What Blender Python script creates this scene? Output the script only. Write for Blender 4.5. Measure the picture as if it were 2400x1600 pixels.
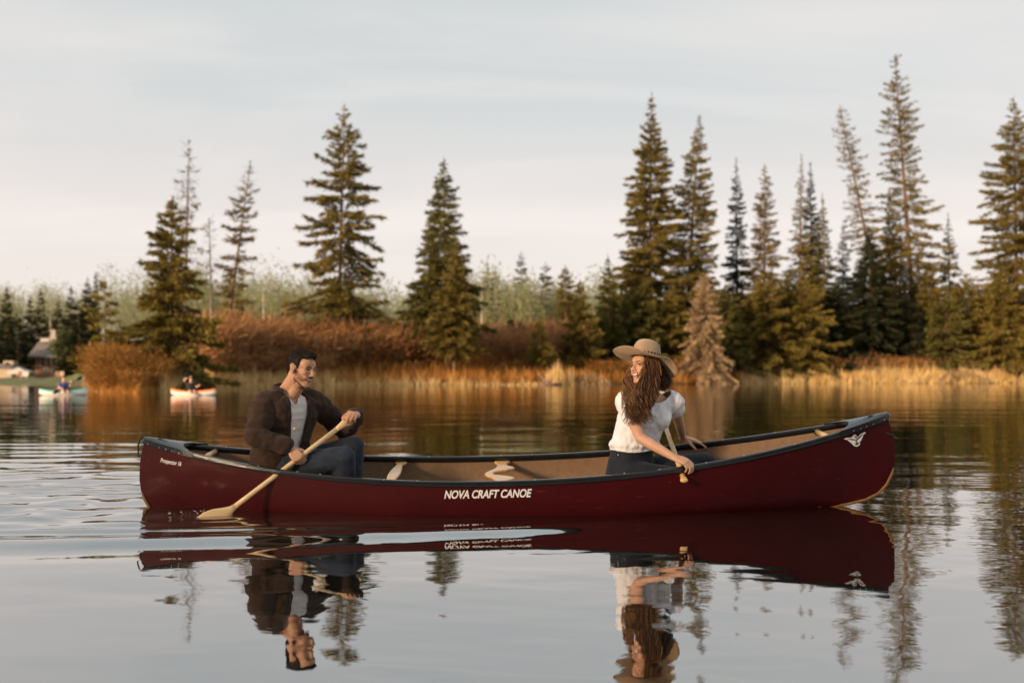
import bpy, bmesh, math, random
import numpy as np
from mathutils import Vector, Matrix, noise
from mathutils.bvhtree import BVHTree

scene = bpy.context.scene
for o in list(bpy.data.objects):
    bpy.data.objects.remove(o)
COL = scene.collection
R = math.radians

# ------------------------------------------------------------------ camera
CAM_H = 0.85                 # metres above the water
F = 2333.3                   # 35 mm lens, in pixels of a 2400 px wide frame
HZ = 880.0                   # horizon row in that frame
cam_d = bpy.data.cameras.new('camera')
cam = bpy.data.objects.new('camera', cam_d)
COL.objects.link(cam)
cam.location = (0, 0, CAM_H)
cam.rotation_euler = (R(90), 0, 0)
cam_d.sensor_width = 36.0
cam_d.lens = 35.0
cam_d.shift_y = (HZ - 800.0) / 2400.0
cam_d.clip_start = 0.1
cam_d.clip_end = 3000.0
cam_d.dof.use_dof = True
cam_d.dof.focus_distance = 6.2
cam_d.dof.aperture_fstop = 1.6
scene.camera = cam

# ------------------------------------------------------------------ sky and sun
SUN_AZ = (-0.74, -0.67)      # horizontal direction towards the sun
SUN_EL = 14.0
world = bpy.data.worlds.new('World')
scene.world = world
world.use_nodes = True
nt = world.node_tree
nt.nodes.clear()
def N(tree, kind, **kw):
    n = tree.nodes.new(kind)
    for k, v in kw.items():
        setattr(n, k, v)
    return n
out = N(nt, 'ShaderNodeOutputWorld')
bg = N(nt, 'ShaderNodeBackground')
bg.inputs['Strength'].default_value = 0.065
sky = N(nt, 'ShaderNodeTexSky', sky_type='NISHITA', sun_disc=False)
sky.sun_elevation = R(SUN_EL)
sky.sun_rotation = math.atan2(SUN_AZ[0], SUN_AZ[1])
sky.air_density = 1.0
sky.dust_density = 2.0
# thin high cloud: an even veil, a little warmer low down, with faint streaks
tc = N(nt, 'ShaderNodeTexCoord')
sep = N(nt, 'ShaderNodeSeparateXYZ')
nt.links.new(tc.outputs['Generated'], sep.inputs[0])
elev = N(nt, 'ShaderNodeMapRange')
elev.inputs['From Min'].default_value = 0.0
elev.inputs['From Max'].default_value = 0.40
nt.links.new(sep.outputs['Z'], elev.inputs['Value'])
veil = N(nt, 'ShaderNodeValToRGB')
cr = veil.color_ramp
cr.elements[0].position = 0.0;  cr.elements[0].color = (0.98, 0.87, 0.805, 1)
cr.elements[1].position = 1.0;  cr.elements[1].color = (0.62, 0.67, 0.68, 1)
e = cr.elements.new(0.38); e.color = (0.885, 0.81, 0.77, 1)
e = cr.elements.new(0.66); e.color = (0.70, 0.715, 0.71, 1)
nt.links.new(elev.outputs[0], veil.inputs['Fac'])
zc = N(nt, 'ShaderNodeMath', operation='ADD'); zc.inputs[1].default_value = 0.12
nt.links.new(sep.outputs['Z'], zc.inputs[0])
dx = N(nt, 'ShaderNodeMath', operation='DIVIDE'); dy = N(nt, 'ShaderNodeMath', operation='DIVIDE')
nt.links.new(sep.outputs['X'], dx.inputs[0]); nt.links.new(zc.outputs[0], dx.inputs[1])
nt.links.new(sep.outputs['Y'], dy.inputs[0]); nt.links.new(zc.outputs[0], dy.inputs[1])
cmb = N(nt, 'ShaderNodeCombineXYZ')
nt.links.new(dx.outputs[0], cmb.inputs[0]); nt.links.new(dy.outputs[0], cmb.inputs[1])
mp = N(nt, 'ShaderNodeMapping')
mp.inputs['Scale'].default_value = (0.42, 1.0, 1)
mp.inputs['Rotation'].default_value = (0, 0, R(-24))
mp.inputs['Location'].default_value = (3.1, 1.7, 0)
nt.links.new(cmb.outputs[0], mp.inputs[0])
nz = N(nt, 'ShaderNodeTexNoise')
nz.inputs['Scale'].default_value = 1.1; nz.inputs['Detail'].default_value = 7; nz.inputs['Roughness'].default_value = 0.55
nz.inputs['Distortion'].default_value = 0.5
nt.links.new(mp.outputs[0], nz.inputs['Vector'])
st = N(nt, 'ShaderNodeMapRange')
st.inputs['From Min'].default_value = 0.44; st.inputs['From Max'].default_value = 0.74
st.inputs['To Min'].default_value = 0.0; st.inputs['To Max'].default_value = 0.8
nt.links.new(nz.outputs['Fac'], st.inputs['Value'])
streak = N(nt, 'ShaderNodeMixRGB'); streak.inputs['Color2'].default_value = (1.0, 0.91, 0.86, 1)
nt.links.new(st.outputs[0], streak.inputs['Fac']); nt.links.new(veil.outputs[0], streak.inputs['Color1'])
up10 = N(nt, 'ShaderNodeMixRGB', blend_type='MULTIPLY'); up10.inputs['Fac'].default_value = 1.0
up10.inputs['Color2'].default_value = (10, 10, 10, 1)
nt.links.new(streak.outputs[0], up10.inputs['Color1'])
mixs = N(nt, 'ShaderNodeMixRGB'); mixs.inputs['Fac'].default_value = 0.88
nt.links.new(sky.outputs[0], mixs.inputs['Color1']); nt.links.new(up10.outputs[0], mixs.inputs['Color2'])
nt.links.new(mixs.outputs[0], bg.inputs['Color'])
nt.links.new(bg.outputs[0], out.inputs['Surface'])

sun_d = bpy.data.lights.new('sun', 'SUN')
sun = bpy.data.objects.new('sun', sun_d)
COL.objects.link(sun)
sun_d.energy = 5.0
sun_d.angle = R(7.0)
sun_d.color = (1.0, 0.72, 0.45)
sd = Vector((SUN_AZ[0] * math.cos(R(SUN_EL)), SUN_AZ[1] * math.cos(R(SUN_EL)), math.sin(R(SUN_EL))))
sun.rotation_euler = sd.to_track_quat('Z', 'Y').to_euler()
sun.location = (-40, -30, 30)

vs = scene.view_settings
vs.view_transform = 'Standard'
vs.look = 'None'
vs.exposure = 0.70
vs.gamma = 1.0
vs.use_curve_mapping = False
scene.cycles.max_bounces = 6
scene.cycles.transparent_max_bounces = 8

# ------------------------------------------------------------------ helpers
def W(px, py, Y):
    """a point of the place: frame column / row of a survey sighting and its distance"""
    return Vector(((px - 1200.0) / F * Y, Y, CAM_H - (py - HZ) / F * Y))

def props(o, label=None, cat=None, group=None, kind=None):
    if label: o['label'] = label
    if cat: o['category'] = cat
    if group: o['group'] = group
    if kind: o['kind'] = kind
    return o

def empty(name, loc=(0, 0, 0), label=None, cat=None, group=None):
    o = bpy.data.objects.new(name, None)
    COL.objects.link(o)
    o.location = loc
    o.empty_display_size = 0.1
    return props(o, label, cat, group)

def root_loc(p):
    while p is not None and p.parent is not None:
        p = p.parent
    return Vector(p.location) if p is not None else Vector((0, 0, 0))

def link(name, me, mat=None, parent=None, local=False):
    """one mesh = one object; world coordinates are made relative to the thing's base"""
    if parent is not None and not local:
        me.transform(Matrix.Translation(-root_loc(parent)))
    o = bpy.data.objects.new(name, me)
    COL.objects.link(o)
    if parent is not None:
        o.parent = parent
    if mat is not None:
        me.materials.append(mat)
    return o

def np_mesh(name, v, f):
    """fast mesh from arrays: v (n,3), f (m,k)"""
    v = np.asarray(v, dtype=np.float32); f = np.asarray(f, dtype=np.int32)
    me = bpy.data.meshes.new(name)
    k = f.shape[1]
    me.vertices.add(len(v)); me.vertices.foreach_set('co', v.ravel())
    me.loops.add(f.size); me.loops.foreach_set('vertex_index', f.ravel())
    me.polygons.add(len(f))
    me.polygons.foreach_set('loop_start', np.arange(0, f.size, k, dtype=np.int32))
    me.update(calc_edges=True)
    return me

def py_mesh(name, v, f, smooth=False):
    me = bpy.data.meshes.new(name)
    me.from_pydata([tuple(p) for p in v], [], f)
    if smooth:
        me.polygons.foreach_set('use_smooth', [True] * len(me.polygons))
    me.update()
    return me

class MB:
    """collects simple closed shapes into one mesh"""
    def __init__(self):
        self.v = []; self.f = []
    def add(self, v, f):
        o = len(self.v)
        self.v += [Vector(p) for p in v]
        self.f += [tuple(i + o for i in q) for q in f]
        return self
    def box(self, c, s, rot=None, taper=1.0):
        c = Vector(c); x, y, z = s[0] / 2, s[1] / 2, s[2] / 2
        p = [Vector(q) for q in ((-x, -y, -z), (x, -y, -z), (x, y, -z), (-x, y, -z),
             (-x * taper, -y * taper, z), (x * taper, -y * taper, z), (x * taper, y * taper, z), (-x * taper, y * taper, z))]
        if rot is not None:
            p = [rot @ q for q in p]
        return self.add([c + q for q in p], [(3, 2, 1, 0), (4, 5, 6, 7), (0, 1, 5, 4), (1, 2, 6, 5), (2, 3, 7, 6), (3, 0, 4, 7)])
    def rings(self, rings, cap=True, closed=False):
        n = len(rings[0]); v = [p for r in rings for p in r]; f = []
        m = len(rings)
        for i in range(m if closed else m - 1):
            a = i * n; b = ((i + 1) % m) * n
            for j in range(n):
                k = (j + 1) % n
                f.append((a + j, a + k, b + k, b + j))
        if cap and not closed:
            f.append(tuple(reversed(range(n)))); f.append(tuple(range((m - 1) * n, m * n)))
        return self.add(v, f)
    def tube(self, pts, rad, n=8, cap=True, closed=False, flat=None):
        """tube along points; rad scalar or list; flat = (vector, factor) squashes the section along a vector"""
        pts = [Vector(p) for p in pts]; m = len(pts); rs = []
        if not hasattr(rad, '__len__'): rad = [rad] * m
        up = None
        for i in range(m):
            a = pts[(i - 1) % m] if closed or i > 0 else pts[i]
            b = pts[(i + 1) % m] if closed or i < m - 1 else pts[i]
            d = (b - a)
            d = d.normalized() if d.length > 1e-9 else Vector((0, 0, 1))
            if up is None:
                up = Vector((0, 0, 1)) if abs(d.z) < 0.9 else Vector((1, 0, 0))
            x = d.cross(up)
            if x.length < 1e-6: x = d.orthogonal()
            x.normalize(); y = x.cross(d).normalized(); up = y
            ring = []
            for j in range(n):
                t = 2 * math.pi * j / n
                q = (x * math.cos(t) + y * math.sin(t)) * rad[i]
                if flat is not None:
                    q = q - flat[0] * q.dot(flat[0]) * (1 - flat[1])
                ring.append(pts[i] + q)
            rs.append(ring)
        return self.rings(rs, cap, closed)
    def ellipsoid(self, c, r, rot=None, nu=16, nv=10):
        c = Vector(c); v = []; f = []
        for i in range(nv + 1):
            t = math.pi * i / nv
            for j in range(nu):
                p = 2 * math.pi * j / nu
                q = Vector((r[0] * math.sin(t) * math.cos(p), r[1] * math.sin(t) * math.sin(p), -r[2] * math.cos(t)))
                v.append(c + (rot @ q if rot is not None else q))
        for i in range(nv):
            for j in range(nu):
                k = (j + 1) % nu
                f.append((i * nu + j, i * nu + k, (i + 1) * nu + k, (i + 1) * nu + j))
        return self.add(v, f)
    def capsule(self, p0, r0, p1, r1, n=14, m=5):
        """hull of two balls"""
        p0 = Vector(p0); p1 = Vector(p1); d = p1 - p0
        if d.length < 1e-6: return self.ellipsoid(p0, (r0, r0, r0))
        d.normalize(); x = d.orthogonal().normalized(); y = d.cross(x)
        rs = []
        for i in range(m + 1):
            t = -math.pi / 2 + math.pi / 2 * i / m
            rs.append((p0 + d * r0 * math.sin(t), max(r0 * math.cos(t), 1e-4)))
        for i in range(m + 1):
            t = math.pi / 2 * i / m
            rs.append((p1 + d * r1 * math.sin(t), max(r1 * math.cos(t), 1e-4)))
        return self.rings([[c + (x * math.cos(2 * math.pi * j / n) + y * math.sin(2 * math.pi * j / n)) * r for j in range(n)] for c, r in rs])
    def chain(self, pr, n=14):
        for (a, ra), (b, rb) in zip(pr[:-1], pr[1:]):
            self.capsule(a, ra, b, rb, n)
        return self
    def loft(self, secs, n=24):
        """secs: (centre, axis1, axis2, power) super-ellipse sections"""
        rs = []
        for c, a, b, pw in secs:
            ring = []
            for j in range(n):
                t = 2 * math.pi * j / n
                ct, sn = math.cos(t), math.sin(t)
                ring.append(Vector(c) + Vector(a) * (math.copysign(abs(ct) ** pw, ct)) + Vector(b) * (math.copysign(abs(sn) ** pw, sn)))
            rs.append(ring)
        return self.rings(rs)
    def mesh(self, name, smooth=True, tri_caps=True):
        return py_mesh(name, self.v, self.f, smooth)
    def build(self, name, mat, parent=None, smooth=True, local=False):
        me = self.mesh(name, smooth)
        return link(name, me, mat, parent, local)
    def remesh(self, voxel, smooth=3, fac=0.5, recalc=True):
        """one continuous skin over all the shapes"""
        me = self.mesh('tmp')
        bm = bmesh.new(); bm.from_mesh(me)
        bmesh.ops.recalc_face_normals(bm, faces=bm.faces)
        bm.to_mesh(me); bm.free()
        o = bpy.data.objects.new('tmp', me); COL.objects.link(o)
        m = o.modifiers.new('r', 'REMESH'); m.mode = 'VOXEL'; m.voxel_size = voxel; m.use_smooth_shade = True
        if smooth:
            s = o.modifiers.new('s', 'SMOOTH'); s.iterations = smooth; s.factor = fac
        dg = bpy.context.evaluated_depsgraph_get(); dg.update()
        res = bpy.data.meshes.new_from_object(o.evaluated_get(dg), depsgraph=dg)
        bpy.data.objects.remove(o); bpy.data.meshes.remove(me)
        res.polygons.foreach_set('use_smooth', [True] * len(res.polygons))
        return res

def mesh_co(me):
    a = np.empty(len(me.vertices) * 3, dtype=np.float32); me.vertices.foreach_get('co', a); return a.reshape(-1, 3)
def mesh_no(me):
    return np.array([v.normal[:] for v in me.vertices], dtype=np.float32)
def displace(me, fn):
    """move vertices along their normals by fn(co)"""
    co = mesh_co(me); no = mesh_no(me)
    am = np.array([fn(Vector(c)) for c in co], dtype=np.float32)
    co = co + no * am[:, None]
    me.vertices.foreach_set('co', co.ravel()); me.update()
def drop(me, pred):
    """cut away the vertices for which pred(co) holds, then even out the cut edge"""
    bm = bmesh.new(); bm.from_mesh(me)
    bmesh.ops.delete(bm, geom=[v for v in bm.verts if pred(v.co)], context='VERTS')
    bd = [v for v in bm.verts if v.is_boundary]
    nb = {v: [e.other_vert(v) for e in v.link_edges if e.is_boundary] for v in bd}
    for it in range(8):
        new = {v: v.co * .4 + sum((q.co for q in nb[v]), Vector()) * (.6 / len(nb[v])) for v in bd if nb[v]}
        for v, c in new.items(): v.co = c
    bm.to_mesh(me); bm.free(); me.update()
def bvh_of(me):
    return BVHTree.FromPolygons([v.co.copy() for v in me.vertices], [tuple(p.vertices) for p in me.polygons])
def add_mod(o, kind, **kw):
    m = o.modifiers.new(kind.lower(), kind)
    for k, v in kw.items(): setattr(m, k, v)
    return m

# ------------------------------------------------------------------ materials
def mat_new(name):
    m = bpy.data.materials.new(name); m.use_nodes = True
    t = m.node_tree; t.nodes.clear()
    o = N(t, 'ShaderNodeOutputMaterial')
    return m, t, o
def ramp(t, fac, stops):
    r = N(t, 'ShaderNodeValToRGB'); c = r.color_ramp
    c.elements[0].position, c.elements[0].color = stops[0][0], (*stops[0][1], 1)
    c.elements[1].position, c.elements[1].color = stops[-1][0], (*stops[-1][1], 1)
    for p, col in stops[1:-1]:
        c.elements.new(p).color = (*col, 1)
    t.links.new(fac, r.inputs['Fac'])
    return r.outputs[0]
def noise_tex(t, scale, detail=4, rough=0.55, coord='Object', stretch=None, dist=0.0):
    c = N(t, 'ShaderNodeTexCoord'); src = c.outputs[coord]
    if stretch is not None:
        m = N(t, 'ShaderNodeMapping'); m.inputs['Scale'].default_value = stretch
        t.links.new(src, m.inputs[0]); src = m.outputs[0]
    n = N(t, 'ShaderNodeTexNoise'); n.inputs['Scale'].default_value = scale
    n.inputs['Detail'].default_value = detail; n.inputs['Roughness'].default_value = rough
    n.inputs['Distortion'].default_value = dist
    t.links.new(src, n.inputs['Vector'])
    return n.outputs['Fac']
def solid(name, c1, c2=None, rough=0.6, scale=8.0, stretch=None, bump=0.0, bscale=None, spec=0.5, metallic=0.0, sheen=0.0, sss=0.0, coat=0.0):
    """principled surface whose colour wanders between c1 and c2"""
    m, t, o = mat_new(name)
    b = N(t, 'ShaderNodeBsdfPrincipled')
    b.inputs['Roughness'].default_value = rough
    b.inputs['Specular IOR Level'].default_value = spec
    b.inputs['Metallic'].default_value = metallic
    if sheen: b.inputs['Sheen Weight'].default_value = sheen
    if coat: b.inputs['Coat Weight'].default_value = coat; b.inputs['Coat Roughness'].default_value = 0.15
    if sss:
        b.inputs['Subsurface Weight'].default_value = sss
        b.inputs['Subsurface Radius'].default_value = (0.012, 0.005, 0.003)
        b.inputs['Subsurface Scale'].default_value = 1.0
    if c2 is None:
        b.inputs['Base Color'].default_value = (*c1, 1)
    else:
        f = noise_tex(t, scale, stretch=stretch)
        t.links.new(ramp(t, f, [(0.32, c1), (0.68, c2)]), b.inputs['Base Color'])
    if bump:
        bn = N(t, 'ShaderNodeBump'); bn.inputs['Strength'].default_value = 1.0; bn.inputs['Distance'].default_value = bump
        t.links.new(noise_tex(t, bscale or scale * 4, stretch=stretch), bn.inputs['Height'])
        t.links.new(bn.outputs[0], b.inputs['Normal'])
    t.links.new(b.outputs[0], o.inputs['Surface'])
    return m
def leafy(name, stops, trans=0.3, clump=0.35, tscale=1.0):
    """needles, twigs and blades: one tone per piece, clumps a little lighter or darker"""
    m, t, o = mat_new(name)
    g = N(t, 'ShaderNodeNewGeometry')
    nz = noise_tex(t, clump, 3, 0.5, 'Object')
    a = N(t, 'ShaderNodeMath', operation='MULTIPLY'); a.inputs[1].default_value = 0.55
    t.links.new(g.outputs['Random Per Island'], a.inputs[0])
    b = N(t, 'ShaderNodeMath', operation='MULTIPLY_ADD'); b.inputs[1].default_value = 1.3; b.inputs[2].default_value = -0.40
    t.links.new(nz, b.inputs[0])
    s = N(t, 'ShaderNodeMath', operation='ADD', use_clamp=True)
    t.links.new(a.outputs[0], s.inputs[0]); t.links.new(b.outputs[0], s.inputs[1])
    col = ramp(t, s.outputs[0], stops)
    d = N(t, 'ShaderNodeBsdfDiffuse'); tr = N(t, 'ShaderNodeBsdfTranslucent'); mx = N(t, 'ShaderNodeMixShader')
    mx.inputs[0].default_value = trans
    t.links.new(col, d.inputs['Color']); t.links.new(col, tr.inputs['Color'])
    t.links.new(d.outputs[0], mx.inputs[1]); t.links.new(tr.outputs[0], mx.inputs[2])
    t.links.new(mx.outputs[0], o.inputs['Surface'])
    return m

M = {}
M['olive'] = leafy('spruce_needles_olive', [(0.0, (0.07, 0.058, 0.014)), (0.5, (0.165, 0.125, 0.030)), (1.0, (0.27, 0.20, 0.055))])
M['green'] = leafy('spruce_needles_green', [(0.0, (0.045, 0.046, 0.014)), (0.5, (0.115, 0.105, 0.030)), (1.0, (0.20, 0.17, 0.05))])
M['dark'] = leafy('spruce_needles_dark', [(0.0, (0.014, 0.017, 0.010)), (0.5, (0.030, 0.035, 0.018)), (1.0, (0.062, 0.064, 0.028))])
M['brown'] = leafy('spruce_needles_brown', [(0.0, (0.085, 0.058, 0.019)), (0.5, (0.165, 0.115, 0.036)), (1.0, (0.26, 0.185, 0.066))])
M['yellow'] = leafy('spruce_needles_yellow', [(0.0, (0.09, 0.075, 0.015)), (0.5, (0.17, 0.135, 0.028)), (1.0, (0.26, 0.20, 0.05))])
M['tan'] = leafy('dead_twigs_tan', [(0.0, (0.21, 0.135, 0.075)), (0.5, (0.36, 0.245, 0.14)), (1.0, (0.52, 0.38, 0.235))])
M['greytwig'] = leafy('bare_twigs', [(0.0, (0.07, 0.055, 0.04)), (0.5, (0.12, 0.095, 0.07)), (1.0, (0.18, 0.15, 0.11))])
M['willow'] = leafy('willow_twigs', [(0.0, (0.15, 0.072, 0.034)), (0.45, (0.30, 0.145, 0.062)), (1.0, (0.48, 0.27, 0.125))], clump=0.45)
M['rust'] = leafy('rusty_twigs', [(0.0, (0.12, 0.054, 0.016)), (0.5, (0.225, 0.105, 0.030)), (1.0, (0.36, 0.19, 0.06))], clump=0.3)
M['reed'] = leafy('dry_reeds', [(0.0, (0.45, 0.28, 0.10)), (0.5, (0.66, 0.46, 0.20)), (1.0, (0.80, 0.62, 0.34))], clump=0.5)
M['sedge'] = leafy('dry_sedge', [(0.0, (0.22, 0.095, 0.024)), (0.5, (0.42, 0.19, 0.048)), (1.0, (0.60, 0.34, 0.11))], clump=0.4)
M['aspen'] = leafy('aspen_buds', [(0.0, (0.22, 0.22, 0.11)), (0.5, (0.29, 0.295, 0.155)), (1.0, (0.36, 0.36, 0.20))], 0.5, clump=0.12)
M['bush'] = leafy('bush_leaves', [(0.0, (0.05, 0.06, 0.025)), (0.5, (0.10, 0.115, 0.05)), (1.0, (0.17, 0.18, 0.085))])
M['bark'] = solid('spruce_bark', (0.085, 0.048, 0.028), (0.17, 0.10, 0.06), 0.9, 3.0)
M['bark_grey'] = solid('grey_bark', (0.10, 0.085, 0.065), (0.20, 0.165, 0.13), 0.9, 3.0)
M['birch'] = solid('birch_bark', (0.30, 0.255, 0.20), (0.46, 0.40, 0.33), 0.8, 2.0)
# ------------------------------------------------------------------ the shore and the ground
SH = [(-6000, 70), (-2500, 84), (-900, 92), (150, 94), (196, 93), (206, 70), (216, 54), (250, 50), (320, 48), (385, 51), (440, 60), (500, 70), (600, 77),
      (800, 82), (1000, 86), (1250, 89), (1420, 93), (1600, 99), (1800, 106), (2100, 109), (2500, 110), (4000, 104), (6000, 90), (9000, 70)]
SHX = np.array([a for a, b in SH], float); SHY = np.array([b for a, b in SH], float)
def shore(px):
    return np.interp(px, SHX, SHY)
def rise(px, o):
    """height of the ground o metres behind the water's edge"""
    z = np.interp(o, [-8, -2, 0, 0.8, 4, 12, 30, 70, 200, 700], [-1.6, -0.6, -0.03, 0.16, 0.55, 1.0, 1.5, 2.2, 7.0, 24.0])
    lawn = np.interp(o, [-8, -2, 0, 1.0, 20, 72, 110, 200, 700], [-1.6, -0.6, -0.03, 0.12, 0.22, 0.55, 3.0, 9.0, 28.0])
    k = np.clip((np.asarray(px, float) - 150) / 60.0, 0, 1)
    return z * k + lawn * (1 - k)
def ground_z(px, Y):
    return float(rise(px, Y - shore(px)))
cols = np.concatenate([np.linspace(-6000, -700, 30), np.linspace(-600, 140, 38), np.linspace(150, 520, 60), np.linspace(530, 3000, 160), np.linspace(3100, 9000, 34)])
offs = np.concatenate([[-8, -4, -2, -1, -0.4, 0, 0.4, 0.8, 1.5, 2.5], np.linspace(4, 40, 22), np.geomspace(44, 700, 22)])
PX, OF = np.meshgrid(cols, offs, indexing='ij')
YY = shore(PX) + OF
ZZ = rise(PX, OF)
rng = np.random.default_rng(5)
XX = (PX - 1200) / F * YY
land = np.clip(OF / 3, 0, 1)
ZZ = ZZ + land * 0.18 * (np.sin(XX * 0.9 + YY * 0.4) * np.sin(YY * 0.7 - XX * 0.23) + 0.6 * np.sin(XX * 2.3 + 1) * np.sin(YY * 1.9))
n1, n2 = PX.shape
idx = np.arange(n1 * n2).reshape(n1, n2)
gf = np.stack([idx[:-1, :-1], idx[1:, :-1], idx[1:, 1:], idx[:-1, 1:]], -1).reshape(-1, 4)
gme = np_mesh('ground', np.stack([XX, YY, ZZ], -1).reshape(-1, 3), gf)
gme.polygons.foreach_set('use_smooth', [True] * len(gme.polygons))
mg, t, o = mat_new('marsh_ground')
b = N(t, 'ShaderNodeBsdfPrincipled'); b.inputs['Roughness'].default_value = 0.95
f1 = noise_tex(t, 0.35, 6, 0.6)
c1 = ramp(t, f1, [(0.3, (0.055, 0.030, 0.014)), (0.55, (0.13, 0.07, 0.028)), (0.75, (0.22, 0.13, 0.05))])
gp = N(t, 'ShaderNodeNewGeometry'); sp = N(t, 'ShaderNodeSeparateXYZ'); t.links.new(gp.outputs['Position'], sp.inputs[0])
# the mown lawn in front of the cabin
lx = N(t, 'ShaderNodeMapRange'); lx.inputs['From Min'].default_value = -40.0; lx.inputs['From Max'].default_value = -42.5
t.links.new(sp.outputs['X'], lx.inputs['Value'])
ly = N(t, 'ShaderNodeMapRange'); ly.inputs['From Min'].default_value = 176.0; ly.inputs['From Max'].default_value = 170.0
t.links.new(sp.outputs['Y'], ly.inputs['Value'])
lm = N(t, 'ShaderNodeMath', operation='MULTIPLY'); t.links.new(lx.outputs[0], lm.inputs[0]); t.links.new(ly.outputs[0], lm.inputs[1])
lw = N(t, 'ShaderNodeMixRGB'); t.links.new(lm.outputs[0], lw.inputs['Fac']); t.links.new(c1, lw.inputs['Color1'])
t.links.new(ramp(t, noise_tex(t, 0.8, 5), [(0.3, (0.060, 0.070, 0.018)), (0.7, (0.13, 0.135, 0.035))]), lw.inputs['Color2'])
t.links.new(lw.outputs[0], b.inputs['Base Color'])
t.links.new(b.outputs[0], o.inputs['Surface'])
props(link('ground', gme, mg), kind='structure')

# ------------------------------------------------------------------ canoe shape (needed by the water too)
CANOE = Matrix.Translation((0.04, 6.48, 0.0)) @ Matrix.Rotation(R(5.6), 4, 'X') @ Matrix.Rotation(R(-1.9), 4, 'Y')
STEM_V = [0.0, 0.06, 0.13, 0.22, 0.34, 0.50, 0.72, 1.0]
STEM_U = [2.13, 2.26, 2.345, 2.40, 2.435, 2.452, 2.44, 2.40]
STEM_Z = [-0.062, -0.035, 0.005, 0.062, 0.135, 0.235, 0.365, 0.515]
def hull_pt(r, v, side, off=0.0):
    """local point of the skin: r -1 stern..1 bow, v 0 keel..1 gunwale"""
    a = abs(r)
    w = a ** 2.7
    zmid = -0.115 + 0.365 * (0.02 * v + 0.98 * v ** 1.35)
    wk = a ** (3.2 - 1.05 * v)
    z = zmid * (1 - wk) + float(np.interp(v, STEM_V, STEM_Z)) * wk
    u = r * float(np.interp(v, STEM_V, STEM_U)) * (w) + r * (2.42) * (1 - w)
    full = (1 - a ** 2.15) ** 0.92
    sec = (1 - (1 - v) ** 3.4) ** 0.62                # round bilge amidships
    vee = v ** 0.75                                    # V sections at the ends
    k = min(1, a ** 3.0 * 1.25)
    bulge = 1 + 0.055 * math.sin(math.pi * min(1, v * 1.0))
    bw = 0.428 * full * (sec * (1 - k) + vee * k) * bulge
    bw = max(bw - off, 0.0)
    return Vector((u, side * (bw + 0.004), z + (off * 0.6 if v < 0.5 else 0)))
def half_beam(r, v=1.0):
    return hull_pt(r, v, 1).y

# ------------------------------------------------------------------ the water
def smooth01(x):
    x = np.clip(x, 0, 1); return x * x * (3 - 2 * x)
def wave(x, y):
    rg = np.random.default_rng(11)
    z = np.zeros_like(x)
    # slow swell everywhere, crests mostly across the view
    for lam, slope in ((3.1, .0022), (1.9, .0030), (1.25, .0036), (0.83, .0032), (0.52, .0034), (0.30, .0034), (0.17, .0030)):
        for q in range(3):
            a = rg.normal(0, 0.42); ph = rg.uniform(0, 6.28)
            k = 2 * math.pi / lam * rg.uniform(.88, 1.12)
            z += slope / k * 0.8 * np.cos(k * (np.sin(a) * x + np.cos(a) * y) + ph)
    # bow wave running back along the near side and out towards the viewer
    for side, amp in ((-1, 1.0), (1, 0.7)):
        s = np.clip(1.35 - x, 0, None)
        yc = 6.48 + side * (0.38 + 0.98 * (1 - np.exp(-(s / 1.75))) + 0.05 * s + 0.012 * np.sin(2.2 * x) + 0.006 * np.sin(5.3 * x + 1))
        d = (y - yc) * side                                   # >0 outside the crest
        A = 0.019 * amp * smooth01(s / 1.5) * (1 + 0.12 * np.sin(x * 2.3)) * np.exp(-np.clip(s - 3.5, 0, None) / 7)
        z += A * np.cos(2 * math.pi * d / 0.78) * np.exp(-(d / 0.34) ** 2)
        yi = 6.48 + side * (0.36 + 0.55 * (1 - np.exp(-(np.clip(0.9 - x, 0, None) / 1.3))) + 0.03 * s)
        di = (y - yi) * side
        z += 0.0060 * amp * smooth01((0.9 - x) / 1.2) * np.cos(2 * math.pi * di / 0.21) * np.exp(-(di / 0.15) ** 2)
    # the stirred water behind the stern and along the paddled side
    rg = np.random.default_rng(23)
    m = smooth01((-2.15 - x) / 0.8) * np.exp(-((y - 6.95) / 1.35) ** 2) + 0.55 * smooth01((-1.2 - x) / 0.8) * np.exp(-((y - 5.95) / 0.30) ** 2)
    far = smooth01((-3.0 - x) / 2.5) * smooth01((y - 7.0) / 2) * np.exp(-np.clip(y - 10, 0, None) / 6)
    tz = np.zeros_like(x)
    for q in range(26):
        lam = rg.uniform(0.13, 0.75); a = rg.normal(0, 0.55); ph = rg.uniform(0, 6.28); k = 2 * math.pi / lam
        tz += 0.030 / k * np.cos(k * (np.sin(a) * x + np.cos(a) * y) + ph + 0.7 * np.sin(1.7 * x + q))
    z += tz * (m * 1.15 + 0.55 * np.clip(far, 0, 1))
    # small chop riding on the bow wave
    chop = np.exp(-((y - 5.45) / 0.5) ** 2) * smooth01((1.0 - x) / 1.5)
    for q in range(8):
        lam = rg.uniform(0.10, 0.26); a = rg.normal(0, 0.5); ph = rg.uniform(0, 6.28); k = 2 * math.pi / lam
        z += chop * 0.006 / k * np.cos(k * (np.sin(a) * x + np.cos(a) * y) + ph)
    # rings round the paddle blade
    rr = np.hypot((x + 1.80) * 0.8, (y - 6.02) * 1.2)
    z += 0.006 * np.cos(2 * math.pi * rr / 0.16) * np.exp(-(rr / 0.30) ** 2)
    return z
xs = np.concatenate([-np.geomspace(900, 4.7, 46), np.arange(-4.65, 4.66, 0.038), np.geomspace(4.7, 900, 46)])
ys = np.concatenate([-np.geomspace(700, 1, 18), [0, 0.6, 1.2, 1.7], np.arange(2.1, 9.0, 0.024), np.geomspace(9.02, 60, 200), np.geomspace(61, 900, 40)])
WX, WY = np.meshgrid(xs, ys, indexing='ij')
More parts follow.
